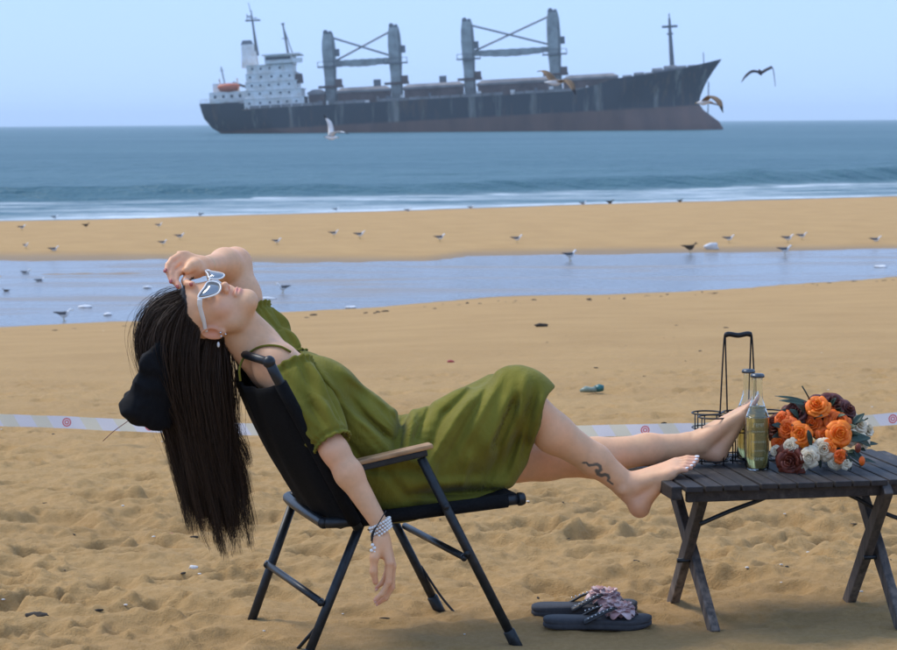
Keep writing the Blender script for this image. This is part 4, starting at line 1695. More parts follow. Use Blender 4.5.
# ================================================================== BOUQUET
def petal_mat(name, c1, c2):
    m, t, b = nodemat(name)
    n = noise(t, 60, 4, objco(t), .6)
    t.links.new(mixc(t, ramp(t, n, .3, .7), c1, c2), b.inputs['Base Color'])
    b.inputs['Roughness'].default_value = .6
    b.inputs['Subsurface Weight'].default_value = .08
    b.inputs['Subsurface Radius'].default_value = (.01, .004, .002)
    bump(t, b, noise(t, 140, 3, objco(t)), .2, .002)
    return m


m_or = petal_mat('orange_petal', (.78, .135, .003), (.92, .235, .006))
m_or2 = petal_mat('deep_orange_petal', (.66, .085, .003), (.85, .165, .005))
m_dr = petal_mat('dark_red_petal', (.050, .006, .003), (.120, .016, .007))
m_ru = petal_mat('rust_petal', (.095, .012, .004), (.19, .032, .009))
m_cr = petal_mat('cream_petal', (.62, .50, .33), (.78, .68, .50))
m_leaf = simple('dark_leaf', (.020, .050, .032), .5, 0, .35, 30, .2, .003)
m_leaf2 = simple('olive_leaf', (.045, .075, .030), .55, 0, .35, 30, .2, .003)
m_stem = simple('stem', (.05, .06, .025), .6, 0, .3, 40, .1)


def frame(d):
    d = np.array(d, float); d /= np.linalg.norm(d)
    u = np.cross([0, 0, 1.0], d) if abs(d[2]) < .95 else np.array([1.0, 0, 0])
    u /= np.linalg.norm(u)
    return np.stack([u, np.cross(d, u), d], 1)


def rose(p, d, R, mat, parent, open_=1.0, seed=0):
    rg = np.random.default_rng(seed)
    Fm = frame(d)
    mb = MB()
    layers = [(3, .22, 1.10, .10), (4, .40, 1.05, .28), (5, .62, .95, .48), (5, .84, .78, .78), (6, 1.0, .55, 1.10)]
    for li, (n, rad_, hgt, lean) in enumerate(layers):
        for k in range(n):
            a0 = 2 * math.pi * (k + .5 * (li % 2) + rg.uniform(-.12, .12)) / n
            span = 2 * math.pi / n * 1.35
            sc_ = rg.uniform(.82, 1.16)
            tw_ = rg.uniform(-.25, .25)
            V, F = [], []
            NU, NV = 5, 6
            for i in range(NU + 1):
                v = i / NU
                for j in range(NV + 1):
                    u = j / NV * 2 - 1
                    wv = (.35 + .65 * math.sin(min(v * 1.25, 1) * math.pi / 2)) * (1 - .35 * max(0, v - .75) / .25 * abs(u))
                    a = a0 + u * span / 2 * wv
                    rr = R * rad_ * (.30 + .70 * v ** .8) * (1 + lean * .18 * v * v) * sc_
                    z = R * hgt * sc_ * (v * .95) + R * .25 * tw_ * u * v - R * .5 * lean * v * v * open_ - R * .16 * u * u * v
                    curl = .16 * R * lean * max(0, v - .7) / .3
                    rr += curl + .03 * R * math.sin(5 * u + 7 * a0) * v
                    V.append(p + Fm @ np.array([rr * math.cos(a), rr * math.sin(a), z - R * .45]))
            for i in range(NU):
                for j in range(NV):
                    q_ = i * (NV + 1) + j
                    F.append((q_, q_ + 1, q_ + NV + 2, q_ + NV + 1))
            mb.add(V, F)
    mb.ball(np.array(p) - Fm[:, 2] * R * .32, R * .42, 8, 6)
    o = wp(mb.build('rose', mat, None, True), parent)
    so = o.modifiers.new('s', 'SOLIDIFY'); so.thickness = .0011
    return o


def leaf(p, d, n_, L, wdt, mat, parent, name='leaf'):
    d = np.array(d, float); d /= np.linalg.norm(d)
    n_ = np.array(n_, float); n_ -= (n_ @ d) * d; n_ /= np.linalg.norm(n_)
    s_ = np.cross(d, n_)
    V, F = [], []
    NU = 7
    for i in range(NU + 1):
        v = i / NU
        w_ = wdt * math.sin(math.pi * min(.04 + v * .94, 1)) ** .8 * (1 - .3 * v)
        c_ = p + d * L * v - n_ * L * .22 * v * v
        for u in (-1, -.5, 0, .5, 1):
            V.append(c_ + s_ * w_ * u / 2 + n_ * (.16 * w_ * abs(u) + .05 * w_ * math.sin(9 * v + 3 * u)))
    for i in range(NU):
        for j in range(4):
            q_ = i * 5 + j
            F.append((q_, q_ + 1, q_ + 6, q_ + 5))
    o = wp(mesh_obj(name, V, F, mat), parent)
    so = o.modifiers.new('s', 'SOLIDIFY'); so.thickness = .0010
    return o


bq = empty('bouquet', (at(822, 450, .25)[0], .25, TZ), world_parts=True)
tag(bq, 'bouquet of orange, dark red and cream roses lying on the slatted table', 'bouquet')
cen = at(822, 446, .30)
RO = [  # px, py, Y, radius, material, openness
    (817, 405, .20, .027, m_or, .7), (800, 434, .14, .028, m_or, 1), (787, 429, .17, .025, m_or2, 1), (812, 424, .20, .027, m_or2, 1), (839, 421, .19, .027, m_or2, 1),
    (840, 434, .13, .029, m_or, 1), (779, 443, .18, .020, m_or2, .7), (830, 447, .12, .016, m_or, .6), (841, 457, .10, .016, m_or2, .5), (829, 409, .24, .014, m_or2, .5),
    (833, 404, .25, .038, m_dr, 1), (795, 411, .22, .031, m_dr, .9), (790, 461, .13, .034, m_ru, .9), (775, 425, .24, .030, m_ru, .9), (822, 402, .28, .030, m_dr, 1),
    (824, 449, .12, .025, m_cr, 1), (852, 437, .20, .020, m_cr, 1), (864, 441, .20, .018, m_cr, 1), (805, 444, .15, .019, m_or, .9), (813, 413, .24, .026, m_dr, 1), (849, 409, .26, .024, m_dr, 1), (826, 434, .17, .020, m_or2, 1), (782, 419, .21, .021, m_or2, .9), (836, 462, .12, .017, m_cr, .9), (800, 465, .13, .016, m_cr, .9), (809, 457, .11, .022, m_cr, 1), (790, 446, .14, .017, m_cr, .8), (861, 424, .24, .020, m_cr, .9), (869, 429, .27, .018, m_cr, .9), (775, 451, .17, .012, m_cr, .8), (847, 464, .10, .012, m_cr, .6), (855, 417, .28, .014, m_cr, .8)]
for i, (x_, y_, Y_, R_, m_, op) in enumerate(RO):
    p = at(x_, y_, Y_)
    d = (p - cen) + np.array([0, -.10, .03])
    p[2] = max(p[2], TZ + R_ * .75)
    rose(p, d, R_, m_, bq, op, i)
# rose buds
for (x_, y_, Y_, m_) in ((858, 448, .10, m_ru), (862, 461, .10, m_or2)):
    p = at(x_, y_, Y_)
    mb = MB(); mb.ball(p, (.009, .009, .014), 10, 7)
    wp(mb.build('rose_bud', m_, None, True), bq)
rg = np.random.default_rng(5)
for i in range(110):
    a = rg.uniform(0, 2 * math.pi)
    x_, y_ = 822 + rg.uniform(.25, 1.0) * 47 * math.cos(a), 436 + rg.uniform(.25, 1.0) * 30 * math.sin(a) - 2
    p = at(x_, y_, rg.uniform(.19, .32))
    p[2] = max(p[2], TZ + .012)
    d = (p - cen) * np.array([1, .8, 1]) + rg.normal(size=3) * .03 + np.array([0, -.03, .0])
    if p[2] < TZ + .03:
        d[2] = abs(d[2]) * .3
    leaf(p, d, (0, -.7, .7), rg.uniform(.030, .055), rg.uniform(.014, .026), m_leaf if rg.random() < .7 else m_leaf2, bq)
for (x0, y0, x1, y1, Y_, w_) in ((806, 405, 784, 398, .22, .016), (812, 404, 782, 393, .24, .012), (850, 440, 868, 436, .16, .034), (852, 425, 862, 414, .22, .024), (858, 459, 874, 460, .11, .014), (808, 430, 812, 446, .12, .018), (846, 452, 852, 468, .10, .016)):
    p, q_ = at(x0, y0, Y_), at(x1, y1, Y_)
    leaf(p, q_ - p, (0, -.7, .7), np.linalg.norm(q_ - p) * 1.15, w_, m_leaf, bq)
for (x0, y0, x1, y1, Y_) in ((810, 400, 802, 386, .22), (822, 440, 830, 462, .26), (835, 450, 868, 470, .25), (850, 430, 868, 418, .26)):
    mb = MB(); mb.tube([at(x0, y0, Y_), at((x0 + x1) / 2, (y0 + y1) / 2 - .5, Y_), at(x1, y1, Y_)], .0022, 6)
    wp(mb.build('stem', m_stem, None, True), bq)
# stems and wrapping lying on the table behind the heads
mb = MB()
for k in range(9):
    q_ = cen + np.array([RNG.uniform(-.02, .02), .0, -.01])
    e_ = at(840, 440, .42) + np.array([RNG.uniform(-.03, .06), RNG.uniform(0, .03), 0])
    e_[2] = TZ + .006
    mb.tube([at(822 + RNG.uniform(-25, 25), 440 + RNG.uniform(-18, 12), .22), q_, e_], .0025, 6)
wp(mb.build('stem_bunch', m_stem, None, True), bq)

# ================================================================== SANDALS
m_sole = simple('grey_foam_sole', (.040, .040, .046), .75, 0, .2, 90, .25, .002)
m_strap = simple('black_strap', (.014, .015, .018), .5, 0, .2, 120, .2, .001)
m_pk1 = petal_mat('pale_pink_petal', (.55, .40, .40), (.70, .54, .54))
m_pk2 = petal_mat('dusty_pink_petal', (.36, .19, .19), (.48, .28, .27))
OUT = [(-.118, 0), (-.112, .022), (-.085, .033), (-.03, .030), (.03, .034), (.075, .043), (.105, .036), (.122, .012), (.122, -.010), (.108, -.032), (.075, -.041), (.03, -.034), (-.03, -.029), (-.085, -.033), (-.112, -.022)]


def sandal(p, yaw, mirror, label, tilt):
    e = empty('sandal', tuple(p), 0)
    e.scale = (1.27, 1.2, 1.2)
    e.rotation_euler = (tilt[0], tilt[1], yaw)
    tag(e, label, 'sandal')
    loop = catmull([(x_, y_ * mirror, 0) for x_, y_ in OUT] + [(OUT[0][0], 0, 0)], 4)[:-1]
    n = len(loop)
    V, F = [], []
    prof = [(0.94, 0.0), (1.0, .004), (1.0, .010), (.985, .0115), (.985, .0135), (1.0, .015), (.998, .021), (.965, .0235)]
    for k, z in prof:
        for q_ in loop:
            lift = .006 * max(0, (q_[0] - .06) / .06) ** 2
            V.append((q_[0] * k, q_[1] * k, z + lift))
    for i in range(len(prof) - 1):
        for j in range(n):
            a_, b_ = i * n + j, i * n + (j + 1) % n
            F.append((a_, b_, b_ + n, a_ + n))
    ct = len(V)
    V += [(0, 0, 0), (0, 0, .0225)]
    for j in range(n):
        F.append((ct, (j + 1) % n, j))
        o_ = (len(prof) - 1) * n
        F.append((ct + 1, o_ + j, o_ + (j + 1) % n))
    MB().add(V, F).build('sole', m_sole, e, True)
    for s in (-1, 1):
        mb = MB(); mb.tube(catmull([(.082, .0, .022), (.070, .004 * s, .038), (.040, .020 * s, .050), (.005, .033 * s, .038), (-.030, .033 * s, .018)], 6), [.005] * 6 + [.008] * 12 + [.010] * 7, 8, flat=.35)
        st_ = mb.build('strap', m_strap, e, True)
        for k in range(7):
            q_ = np.array([.030 - .0085 * k, (.024 + .0022 * k) * s, .0485 - .0036 * k])
            mb = MB(); mb.ball(q_ + np.array([0, .004 * s, .003]), .0022, 6, 4)
            mb.build('stud', m_silver, st_, True)
    mb = MB(); mb.tube([(.083, 0, .020), (.074, 0, .036)], .0036, 8)
    mb.build('toe_post', m_strap, e, True)
    rg = np.random.default_rng(int(abs(yaw) * 100) + 3)
    fl = MB()
    fl2 = MB()
    for gq in ((.052, -.014 * 1, .046), (.036, .012, .050), (.064, .012, .046)):
        for layer in range(3):
            for k in range(6):
                a = 2 * math.pi * (k + .5 * layer) / 6 + rg.uniform(-.2, .2)
                L = .030 - .007 * layer
                up = .25 + .45 * layer
                V, F = [], []
                for i in range(5):
                    v = i / 4
                    wv = .030 * math.sin(math.pi * min(.10 + v * .78, 1)) * (1 - .1 * layer)
                    for u in (-1, 0, 1):
                        rr = L * v
                        V.append((gq[0] + rr * math.cos(a) - u * wv / 2 * math.sin(a), gq[1] + rr * math.sin(a) + u * wv / 2 * math.cos(a), gq[2] - .012 * v * v * (2 - layer) + up * L * v * .5 + .003 * abs(u) * v + rg.uniform(-.001, .001)))
                for i in range(4):
                    for j in range(2):
                        q_ = i * 3 + j
                        F.append((q_, q_ + 1, q_ + 4, q_ + 3))
                (fl if (k + layer) % 2 else fl2).add(V, F)
    for f_, m_ in ((fl, m_pk1), (fl2, m_pk2)):
        o = f_.build('flower', m_, e, True)
        so = o.modifiers.new('s', 'SOLIDIFY'); so.thickness = .0012
    return e


for (px, py, mir, yw, lab, tl) in ((596, 618, 1, .02, 'dark grey flip-flop with pink flower lying in front of its mate', (0, .02)), (583, 606, -1, .05, 'dark grey flip-flop half hidden behind the other flower sandal', (.03, 0))):
    g = at_z(px, py + 3, .0)
    z_ = max(ground_z(g[0] + dx_, g[1] + dy_) for dx_ in (-.1, 0, .1) for dy_ in (-.03, 0, .03))
    sandal((g[0], g[1], z_ - .004), yw, mir, lab, tl)

# ================================================================== BARRIER TAPE
TP = [(-140, 411), (-60, 416), (0, 420), (60, 422), (130, 425.5), (240, 429), (350, 431), (470, 431.5), (580, 431), (670, 429.5), (740, 428), (820, 424.5), (897, 418.5), (960, 413), (1010, 408)]
tp = catmull([at(x_, y_, 4.0) for x_, y_ in TP], 14)
V, F, uvs = [], [], []
cum = 0
for i, p in enumerate(tp):
    if i:
        cum += np.linalg.norm(p - tp[i - 1])
    tw = .25 * math.sin(i * .05) + .12 * math.sin(i * .21)
    hw_ = .028
    for k in range(5):
        v = k / 4 * 2 - 1
        V.append(p + np.array([0, math.sin(tw) * hw_ * v + .004 * math.sin(i * .6 + v), math.cos(tw) * hw_ * v]))
        uvs.append((cum, v))
for i in range(len(tp) - 1):
    for k in range(4):
        a_ = i * 5 + k
        F.append((a_, a_ + 1, a_ + 6, a_ + 5))
m_tape, t, b = nodemat('printed_tape')
ua_ = nd(t, 'Attribute', attribute_name='Col')
sx = nd(t, 'SeparateXYZ')
t.links.new(ua_.outputs['Vector'], sx.inputs[0])


def mth(op, a, c_=None):
    n = nd(t, 'Math', operation=op)
    for i, v in enumerate((a, c_)):
        if v is None:
            continue
        if isinstance(v, bpy.types.NodeSocket):
            t.links.new(v, n.inputs[i])
        else:
            n.inputs[i].default_value = v
    return n.outputs[0]


# a red round emblem every 38 cm, pale yellow panels between, a thin blue line along the edge
uu_ = mth('SUBTRACT', mth('MULTIPLY', mth('FRACT', mth('DIVIDE', sx.outputs[0], .38)), .38), .19)
ud_ = mth('ADD', uu_, mth('MULTIPLY', sx.outputs[1], .018))
vv_ = mth('MULTIPLY', sx.outputs[1], .028)
rr_ = mth('SQRT', mth('ADD', mth('MULTIPLY', uu_, uu_), mth('MULTIPLY', vv_, vv_)))
ringm = mth('LESS_THAN', mth('ABSOLUTE', mth('SUBTRACT', rr_, .0175)), .0030)
core = mth('LESS_THAN', mth('ABSOLUTE', mth('SUBTRACT', rr_, .0080)), .0028)
rm = mth('MAXIMUM', ringm, core)
pan = mth('MULTIPLY', mth('GREATER_THAN', mth('ABSOLUTE', ud_), .075), mth('LESS_THAN', mth('ABSOLUTE', ud_), .150))
c = mixc(t, pan, (.74, .73, .76), (.74, .70, .56))
c = mixc(t, rm, c, (.62, .16, .18))
t.links.new(c, b.inputs['Base Color'])
b.inputs['Roughness'].default_value = .45
b.inputs['Specular IOR Level'].default_value = .3
tl_ = nd(t, 'BsdfTranslucent')
t.links.new(c, tl_.inputs[0])
ms_ = nd(t, 'MixShader')
ms_.inputs[0].default_value = .5
t.links.new(b.outputs[0], ms_.inputs[1])
t.links.new(tl_.outputs[0], ms_.inputs[2])
t.links.new(ms_.outputs[0], t.nodes['Material Output'].inputs[0])
cv_ = np.zeros((len(V), 3)); cv_[:, :2] = np.array(uvs)
tape = empty('barrier_tape', (0, 4.0, float(ground_z(0, 4.0))), world_parts=True)
tag(tape, 'white printed barrier tape with red round emblems strung low across the sand', 'barrier tape')
wp(mesh_obj('strip', V, F, m_tape, None, True, cv_), tape)
m_stake = simple('bamboo_stake', (.30, .21, .11), .7, 0, .3, 20, .2)
for q_ in (tp[0], tp[-1]):
    mb = MB(); mb.tube([(q_[0], q_[1] + .012, ground_z(q_[0], q_[1]) - .15), (q_[0] + .01, q_[1] + .012, q_[2] + .12)], .010, 10)
    wp(mb.build('stake', m_stake, None, True), tape)

# ================================================================== BIRDS
m_bird = vcol_mat('plumage', .8, 0, .2, 120, .2, .004)
m_beak = simple('yellow_beak', (.55, .36, .05), .5, 0, .1, 50, 0)
m_bleg = simple('bird_leg', (.40, .30, .10), .6, 0, .1, 50, 0)
WHT, GRY, DRK, BRN = np.array([.84, .84, .83]), np.array([.16, .17, .19]), np.array([.035, .037, .042]), np.array([.12, .085, .055])


def gull_body(stand=True):
    """one loft from tail tip to beak root; +x is where the bird looks"""
    S = [(-.205, .012, .010, .050), (-.17, .032, .014, .052), (-.12, .040, .034, .030), (-.06, .058, .058, .006), (.0, .068, .070, -.004), (.055, .062, .066, .006), (.095, .045, .050, .036), (.115, .032, .036, .068), (.130, .027, .028, .098), (.150, .026, .026, .112), (.172, .019, .019, .108), (.186, .008, .008, .102)]
    if not stand:
        S = [(x_, w_, h_, z_ * .12) for x_, w_, h_, z_ in S]
    V, F, Cc = [], [], []
    n = 12
    for x_, w_, h_, z_ in S:
        for k in range(n):
            a = 2 * math.pi * k / n
            V.append((x_, w_ * math.cos(a), z_ + h_ * math.sin(a)))
    for i in range(len(S) - 1):
        for k in range(n):
            a_, b_ = i * n + k, i * n + (k + 1) % n
            F.append((a_, a_ + n, b_ + n, b_))
    F.append(tuple(range(n)))
    F.append(tuple(range((len(S) - 1) * n, len(S) * n))[::-1])
    return np.array(V), F


def gull_cols(V, kind):
    c = np.tile(WHT, (len(V), 1)).astype(float)
    up = V[:, 2] > (.035 if kind != 'fly' else .004)
    back = V[:, 0] < .075
    tail = V[:, 0] < -.17
    if kind == 'gull':
        c[up & back] = GRY * .45
        c[tail] = DRK
    elif kind == 'dark':
        c[:] = BRN * .35
        c[V[:, 0] > .10] = BRN * .5
    elif kind == 'young':
        c[:] = BRN * .9
        c[up & back] = BRN * .45
        c[V[:, 0] > .10] = BRN * 1.2
    elif kind == 'fly':
        c[up & back] = GRY
        c[tail] = DRK
    elif kind == 'flybrown':
        c[:] = WHT * .75
        c[up & back] = BRN * 1.3
    elif kind == 'flydark':
        c[:] = DRK
    return c


def stand_bird(kind, legs=True):
    e = empty('seagull', (0, 0, 0))
    V, F = gull_body()
    lz = .15 if legs else .062
    V[:, 2] += lz
    Vc = V.copy(); Vc[:, 2] -= lz
    mesh_obj('body', V, F, m_bird, e, True, gull_cols(Vc, kind))
    for s in (-1, 1):
        S = [(.055, .008, .020), (.02, .016, .036), (-.05, .018, .034), (-.13, .013, .022), (-.19, .007, .011), (-.245, .002, .004)]
        W = []
        WF = []
        n = 8
        for i, (x_, th_, h_) in enumerate(S):
            zc = lz + .018 + .035 * max(0, -x_ - .05) / .2
            yc = (.056 - .045 * max(0, -x_) / .26) * s
            for k in range(n):
                a = 2 * math.pi * k / n
                W.append((x_, yc + th_ * math.cos(a), zc + h_ * math.sin(a)))
        for i in range(len(S) - 1):
            for k in range(n):
                a_, b_ = i * n + k, i * n + (k + 1) % n
                WF.append((a_, a_ + n, b_ + n, b_))
        cw_ = np.tile(GRY * .42 if kind == 'gull' else BRN * .35, (len(W), 1))
        cw_[np.array(W)[:, 0] < -.14] = DRK * .6
        mesh_obj('wing', W, WF, m_bird, e, True, cw_)
        if legs:
            mb = MB(); mb.tube([(-.005, .022 * s, lz - .045), (-.012, .024 * s, .08), (.0, .024 * s, .012)], .0055, 6)
            mb.box((.018, .024 * s, .004), (.055, .035, .006))
            mb.build('leg', m_bleg, e, False)
    mb = MB(); mb.tube([(.182, 0, lz + .102), (.205, 0, lz + .099), (.222, 0, lz + .090)], [.009, .007, .002], 6)
    mb.build('beak', m_beak if kind == 'gull' else m_bleg, e, True)
    return e


protos = {}
BIRDS = [  # px, py (feet), length px, facing degrees (0 = right), kind, legs, surface, label
    (22, 230.5, 10, 25, 'gull', 1, 'white-headed gull standing near the sea end of the sandbar, beside damp sand'),
    (26, 249, 11, -35, 'gull', 1, 'white-breasted gull turned half towards the camera on the sandbar'),
    (54, 251, 13, 0, 'gull', 0, 'gull crouched flat on the sandbar close to the pool'),
    (86, 228, 9, 0, 'dark', 1, 'small dark brown bird standing upright on the sandbar'),
    (55, 218.5, 9, 0, 'gull', 0, 'dark-backed gull sitting in the foam beyond the sandbar'),
    (159, 228, 9, 0, 'gull', 1, 'gull on the sandbar, the farthest up of three beside the raised hand'),
    (180, 240, 12, 0, 'gull', 1, 'dark-backed gull, the largest of three beside the raised hand'),
    (163, 246, 11, 0, 'gull', 1, 'gull closest to the pool among three beside the raised hand'),
    (200, 215.5, 9, 180, 'gull', 0, 'dark-backed bird resting at the foam line above the raised hand'),
    (277, 245, 12, 0, 'gull', 1, 'lone gull on the sandbar just beyond the bent elbow'),
    (336, 210.5, 8, 0, 'gull', 0, 'tiny dark-backed bird at the foam line above two gulls'),
    (334, 237, 12, 0, 'gull', 1, 'pale slim gull beside a plumper gull on the sandbar'),
    (360, 239, 14, 0, 'gull', 1, 'plump white-headed gull beside a slimmer gull on the sandbar'),
    (408, 211.5, 9, 0, 'gull', 0, 'tiny dark-backed bird at the foam line under the ship'),
    (440, 242, 14, 5, 'gull', 1, 'gull with upright white head standing alone on the sandbar'),
    (471, 208.5, 8, 0, 'gull', 0, 'tiny dark-backed bird at the foam line under the second crane pair'),
    (517, 243, 14, 0, 'gull', 1, 'gull standing alone on the sandbar before the pool bend'),
    (570, 260.5, 18, 0, 'gull', 1, 'gull wading in the shallow far edge of the pool, its reflection below'),
    (583, 204.5, 9, 0, 'gull', 0, 'tiny dark-backed bird at the foam line under the flying brown gull'),
    (610, 203.5, 10, 0, 'dark', 0, 'dark low bird resting at the foam line under the forward hatches'),
    (680, 202, 8, 0, 'dark', 0, 'small dark bird at the foam line under the ship bow'),
    (690, 253, 18, 0, 'young', 1, 'brown long-tailed bird at the pool edge beside a white scrap'),
    (729, 243, 14, 0, 'gull', 1, 'white-headed gull standing on the sandbar behind the white scrap'),
    (788, 243, 15, 0, 'gull', 1, 'front one of two overlapping gulls on the sandbar'),
    (802, 240, 13, 0, 'gull', 1, 'rear one of two overlapping gulls on the sandbar'),
    (785, 255, 17, 0, 'gull', 1, 'gull wading in the pool below two overlapping gulls'),
    (876, 241.5, 14, 0, 'gull', 0, 'lone gull crouched on the sandbar near the open sea view'),
    (26, 273, 13, 0, 'gull', 0, 'dark-backed gull with white head swimming in the pool by exposed mud'),
    (40, 281, 13, 0, 'gull', 0, 'gull swimming low in the pool behind another gull'),
    (6, 291, 9, 180, 'dark', 0, 'small dark bird floating in the pool'),
    (64, 321, 21, 8, 'gull', 1, 'large dark-backed gull standing at the near edge of the pool'),
    (283, 293, 17, 180, 'gull', 1, 'gull facing away from the woman, standing in the pool behind her chest'),
]


def surf_z(x, y):
    if y_near(x) < y < y_far(x):
        return POOL_Z
    if y > y_sea(x):
        return SEA_Z + .02
    return float(terrain(np.array([x]), np.array([y]))[0])


for (px, py, Lp, fa_, kind, legs, lab) in BIRDS:
    zz = POOL_Z
    for _ in range(6):
        g = at_z(px, py, zz)
        zz = surf_z(g[0], g[1])
    key = (kind, legs)
    if key not in protos:
        e = protos[key] = stand_bird(kind, legs)
    else:
        e = copy_tree(protos[key])
    size = Lp * (g[1] - CAM_Y) / FPX / .47
    e.location = (g[0], g[1], zz - (.05 * size if not legs and y_near(g[0]) < g[1] < y_far(g[0]) else .0))
    e.scale = (size,) * 3
    e.rotation_euler = (0, 0, rad(fa_ + RNG.uniform(-22, 22)))
    e.name = 'seagull' if kind == 'gull' else 'shore_bird'
    tag(e, lab, 'seagull' if kind == 'gull' else 'bird', 'birds on the sandbar and in the pool')


def fly_bird(name, px, py, Y, span_px, rot, kind, wl, wr, label, blen=1.0):
    """wl / wr: lists of (out, fore, up) points of the wing's mid-line in half-spans"""
    sc_ = span_px * (Y - CAM_Y) / FPX
    e = empty(name, tuple(at(px, py, Y)))
    e.rotation_euler = rot
    tag(e, label, 'seagull', 'gulls in flight')
    V, F = gull_body(False)
    V = V * sc_ * .95 * blen
    mesh_obj('body', V, F, m_bird, e, True, gull_cols(V / (sc_ * .95 * blen), kind))
    mb = MB(); mb.tube([V[-6] + np.array([0, 0, 0]) for _ in (0,)] + [(.21 * sc_ * .95 * blen, 0, .008 * sc_), (.228 * sc_ * .95 * blen, 0, .0)], [.008 * sc_, .007 * sc_, .002 * sc_], 6)
    mb.build('beak', m_beak, e, True)
    for s, pts in ((1, wl), (-1, wr)):
        P = catmull([np.array([f_, o_ * s, u_]) * sc_ for o_, f_, u_ in pts], 5)
        n = len(P)
        W, WF, cc_ = [], [], []
        for i, p in enumerate(P):
            k = i / (n - 1)
            ch = (.15 if kind == 'fly' else .155) * sc_ * (1 - .25 * k) * (1 if k < .62 else max(.10, 1 - ((k - .62) / .38) ** 1.6))
            tvec = P[min(i + 1, n - 1)] - P[max(i - 1, 0)]
            nn_ = np.cross([1.0, 0, 0], tvec); nn_ /= np.linalg.norm(nn_) + 1e-9
            for u, th_ in ((.4, 0), (.15, .022), (-.25, .014), (-.6, 0), (-.25, -.008), (.15, -.012)):
                W.append(p + np.array([u * ch, 0, 0]) + nn_ * th_ * sc_ * (1 - .6 * k))
                base_ = {'fly': WHT * .85 if u < .3 else GRY * 1.5, 'flybrown': BRN * (1.5 if u > -.4 else 3.6), 'flydark': DRK * 1.3}[kind]
                cc_.append(DRK if k > .80 else base_)
        for i in range(n - 1):
            for k in range(6):
                a_, b_ = i * 6 + k, i * 6 + (k + 1) % 6
                WF.append((a_, b_, b_ + 6, a_ + 6))
        WF += [tuple(range(5, -1, -1)), tuple(range((n - 1) * 6, n * 6))]
        mesh_obj('wing', W, WF, m_bird, e, True, np.array(cc_))
    return e


fly_bird('flying_gull', 331, 137.5, 40, 44, (rad(-8), rad(4), rad(2)), 'fly', [(.03, .02, .03), (.06, .0, .22), (.06, -.05, .36), (.10, -.20, .52)], [(.03, .02, .03), (.12, .06, .10), (.22, .22, .12), (.34, .40, .06)], 'white gull with raised dark-tipped wing skimming the sea below the ship hull', .85)
fly_bird('flying_gull', 555, 82.5, 45, 60, (rad(10), rad(0), rad(8)), 'flybrown', [(.03, .0, .02), (.12, -.08, .12), (.22, -.15, .16), (.34, -.24, .13)], [(.03, .06, .02), (.12, .18, .06), (.24, .24, .0), (.40, .27, -.14)], 'brown gull gliding in front of the ship hatches', .9)
fly_bird('flying_gull', 704, 102.5, 42, 52, (rad(18), rad(6), rad(178)), 'flybrown', [(.03, .0, .02), (.16, -.10, .06), (.28, -.24, -.10), (.36, -.30, -.36)], [(.03, .0, .02), (.15, .06, .08), (.28, -.10, .08), (.40, -.34, .03)], 'pale brown gull flying past the ship bow above the bulb', .8)
fly_bird('flying_gull', 760, 72.5, 60, 40, (rad(0), rad(-30), rad(95)), 'flydark', [(.03, .0, .02), (.20, .02, .03), (.36, .0, -.10), (.44, -.02, -.27)], [(.03, .0, .0), (.20, .02, .10), (.32, .02, .10), (.44, .0, -.40)], 'dark silhouetted gull flying over open water ahead of the bow', .8)

# ================================================================== SMALL THINGS ON THE SAND
def on_sand(px, py):
    z = 0
    for _ in range(8):
        g = at_z(px, py, z)
        z = ground_z(g[0], g[1])
    g[2] = z
    return g


def lump(name, px, py, size, mat, label, cat, seed):
    g = on_sand(px, py)
    rg = np.random.default_rng(seed)
    mb = MB(); mb.ball((0, 0, 0), (1, 1, 1), 14, 9)
    V = np.array(mb.v)
    k = 1 + 1.0 * vn3(V * 1.3 + seed * 3.1) + .6 * vn3(V * 3 + seed)
    V = V * k[:, None] * np.array(size) / 2
    V[:, 2] += size[2] * .3
    o = mesh_obj(name, V, mb.f, mat)
    o.location = g
    o.rotation_euler = (0, 0, rg.uniform(-.4, .4))
    return tag(o, label, cat)


m_weed = simple('dry_weed', (.045, .032, .020), .9, 0, .4, 30, .4, .01)
m_shell = simple('shell_white', (.72, .68, .62), .5, 0, .15, 30, .2)
m_teal = simple('teal_plastic', (.02, .13, .12), .35, 0, .2, 30, .1)
m_clear = simple('pale_plastic', (.22, .26, .19), .3, 0, .2, 30, .1)
m_redp = simple('red_plastic', (.38, .06, .04), .5, 0, .2, 30, .1)
m_scrap = simple('white_foam_scrap', (.78, .79, .80), .7, 0, .1, 10, .3, .02)
# crushed drink bottle with a dark green end
g = on_sand(592, 394)
cb_ = empty('crushed_bottle', tuple(g), .25)
tag(cb_, 'crushed pale plastic bottle with teal end lying on the sand', 'bottle')
cb_.scale = (.72, .72, .72)
mb = MB(); mb.tube([(-.10, 0, .030), (-.05, .01, .040), (.0, .0, .034), (.03, .0, .038)], [.016, .034, .028, .033], 12, flat=.8)
mb.build('crumpled_body', m_clear, cb_, True)
mb = MB(); mb.tube([(.03, .0, .040), (.07, .006, .048), (.10, .0, .046)], [.034, .040, .030], 12, flat=.8)
mb.build('teal_end', m_teal, cb_, True)
lump('red_scrap', 451, 362.5, (.055, .04, .025), m_redp, 'small red plastic scrap on the sand above the skirt', 'litter', 3)
lump('weed_clump', 541, 326, (.15, .10, .05), m_weed, 'dark weed clump on the sand near the pool edge', 'seaweed', 4)
lump('white_shell', 194, 574, (.030, .018, .012), m_shell, 'white broken shell on the sand below the hair', 'shell', 5)
lump('red_scrap', 170, 534.5, (.022, .014, .012), m_redp, 'tiny red scrap on the sand below the hair tips', 'litter', 9)
lump('dark_stone', 36, 628, (.060, .035, .018), m_weed, 'dark lump half sunk in the trodden sand', 'stone', 6)
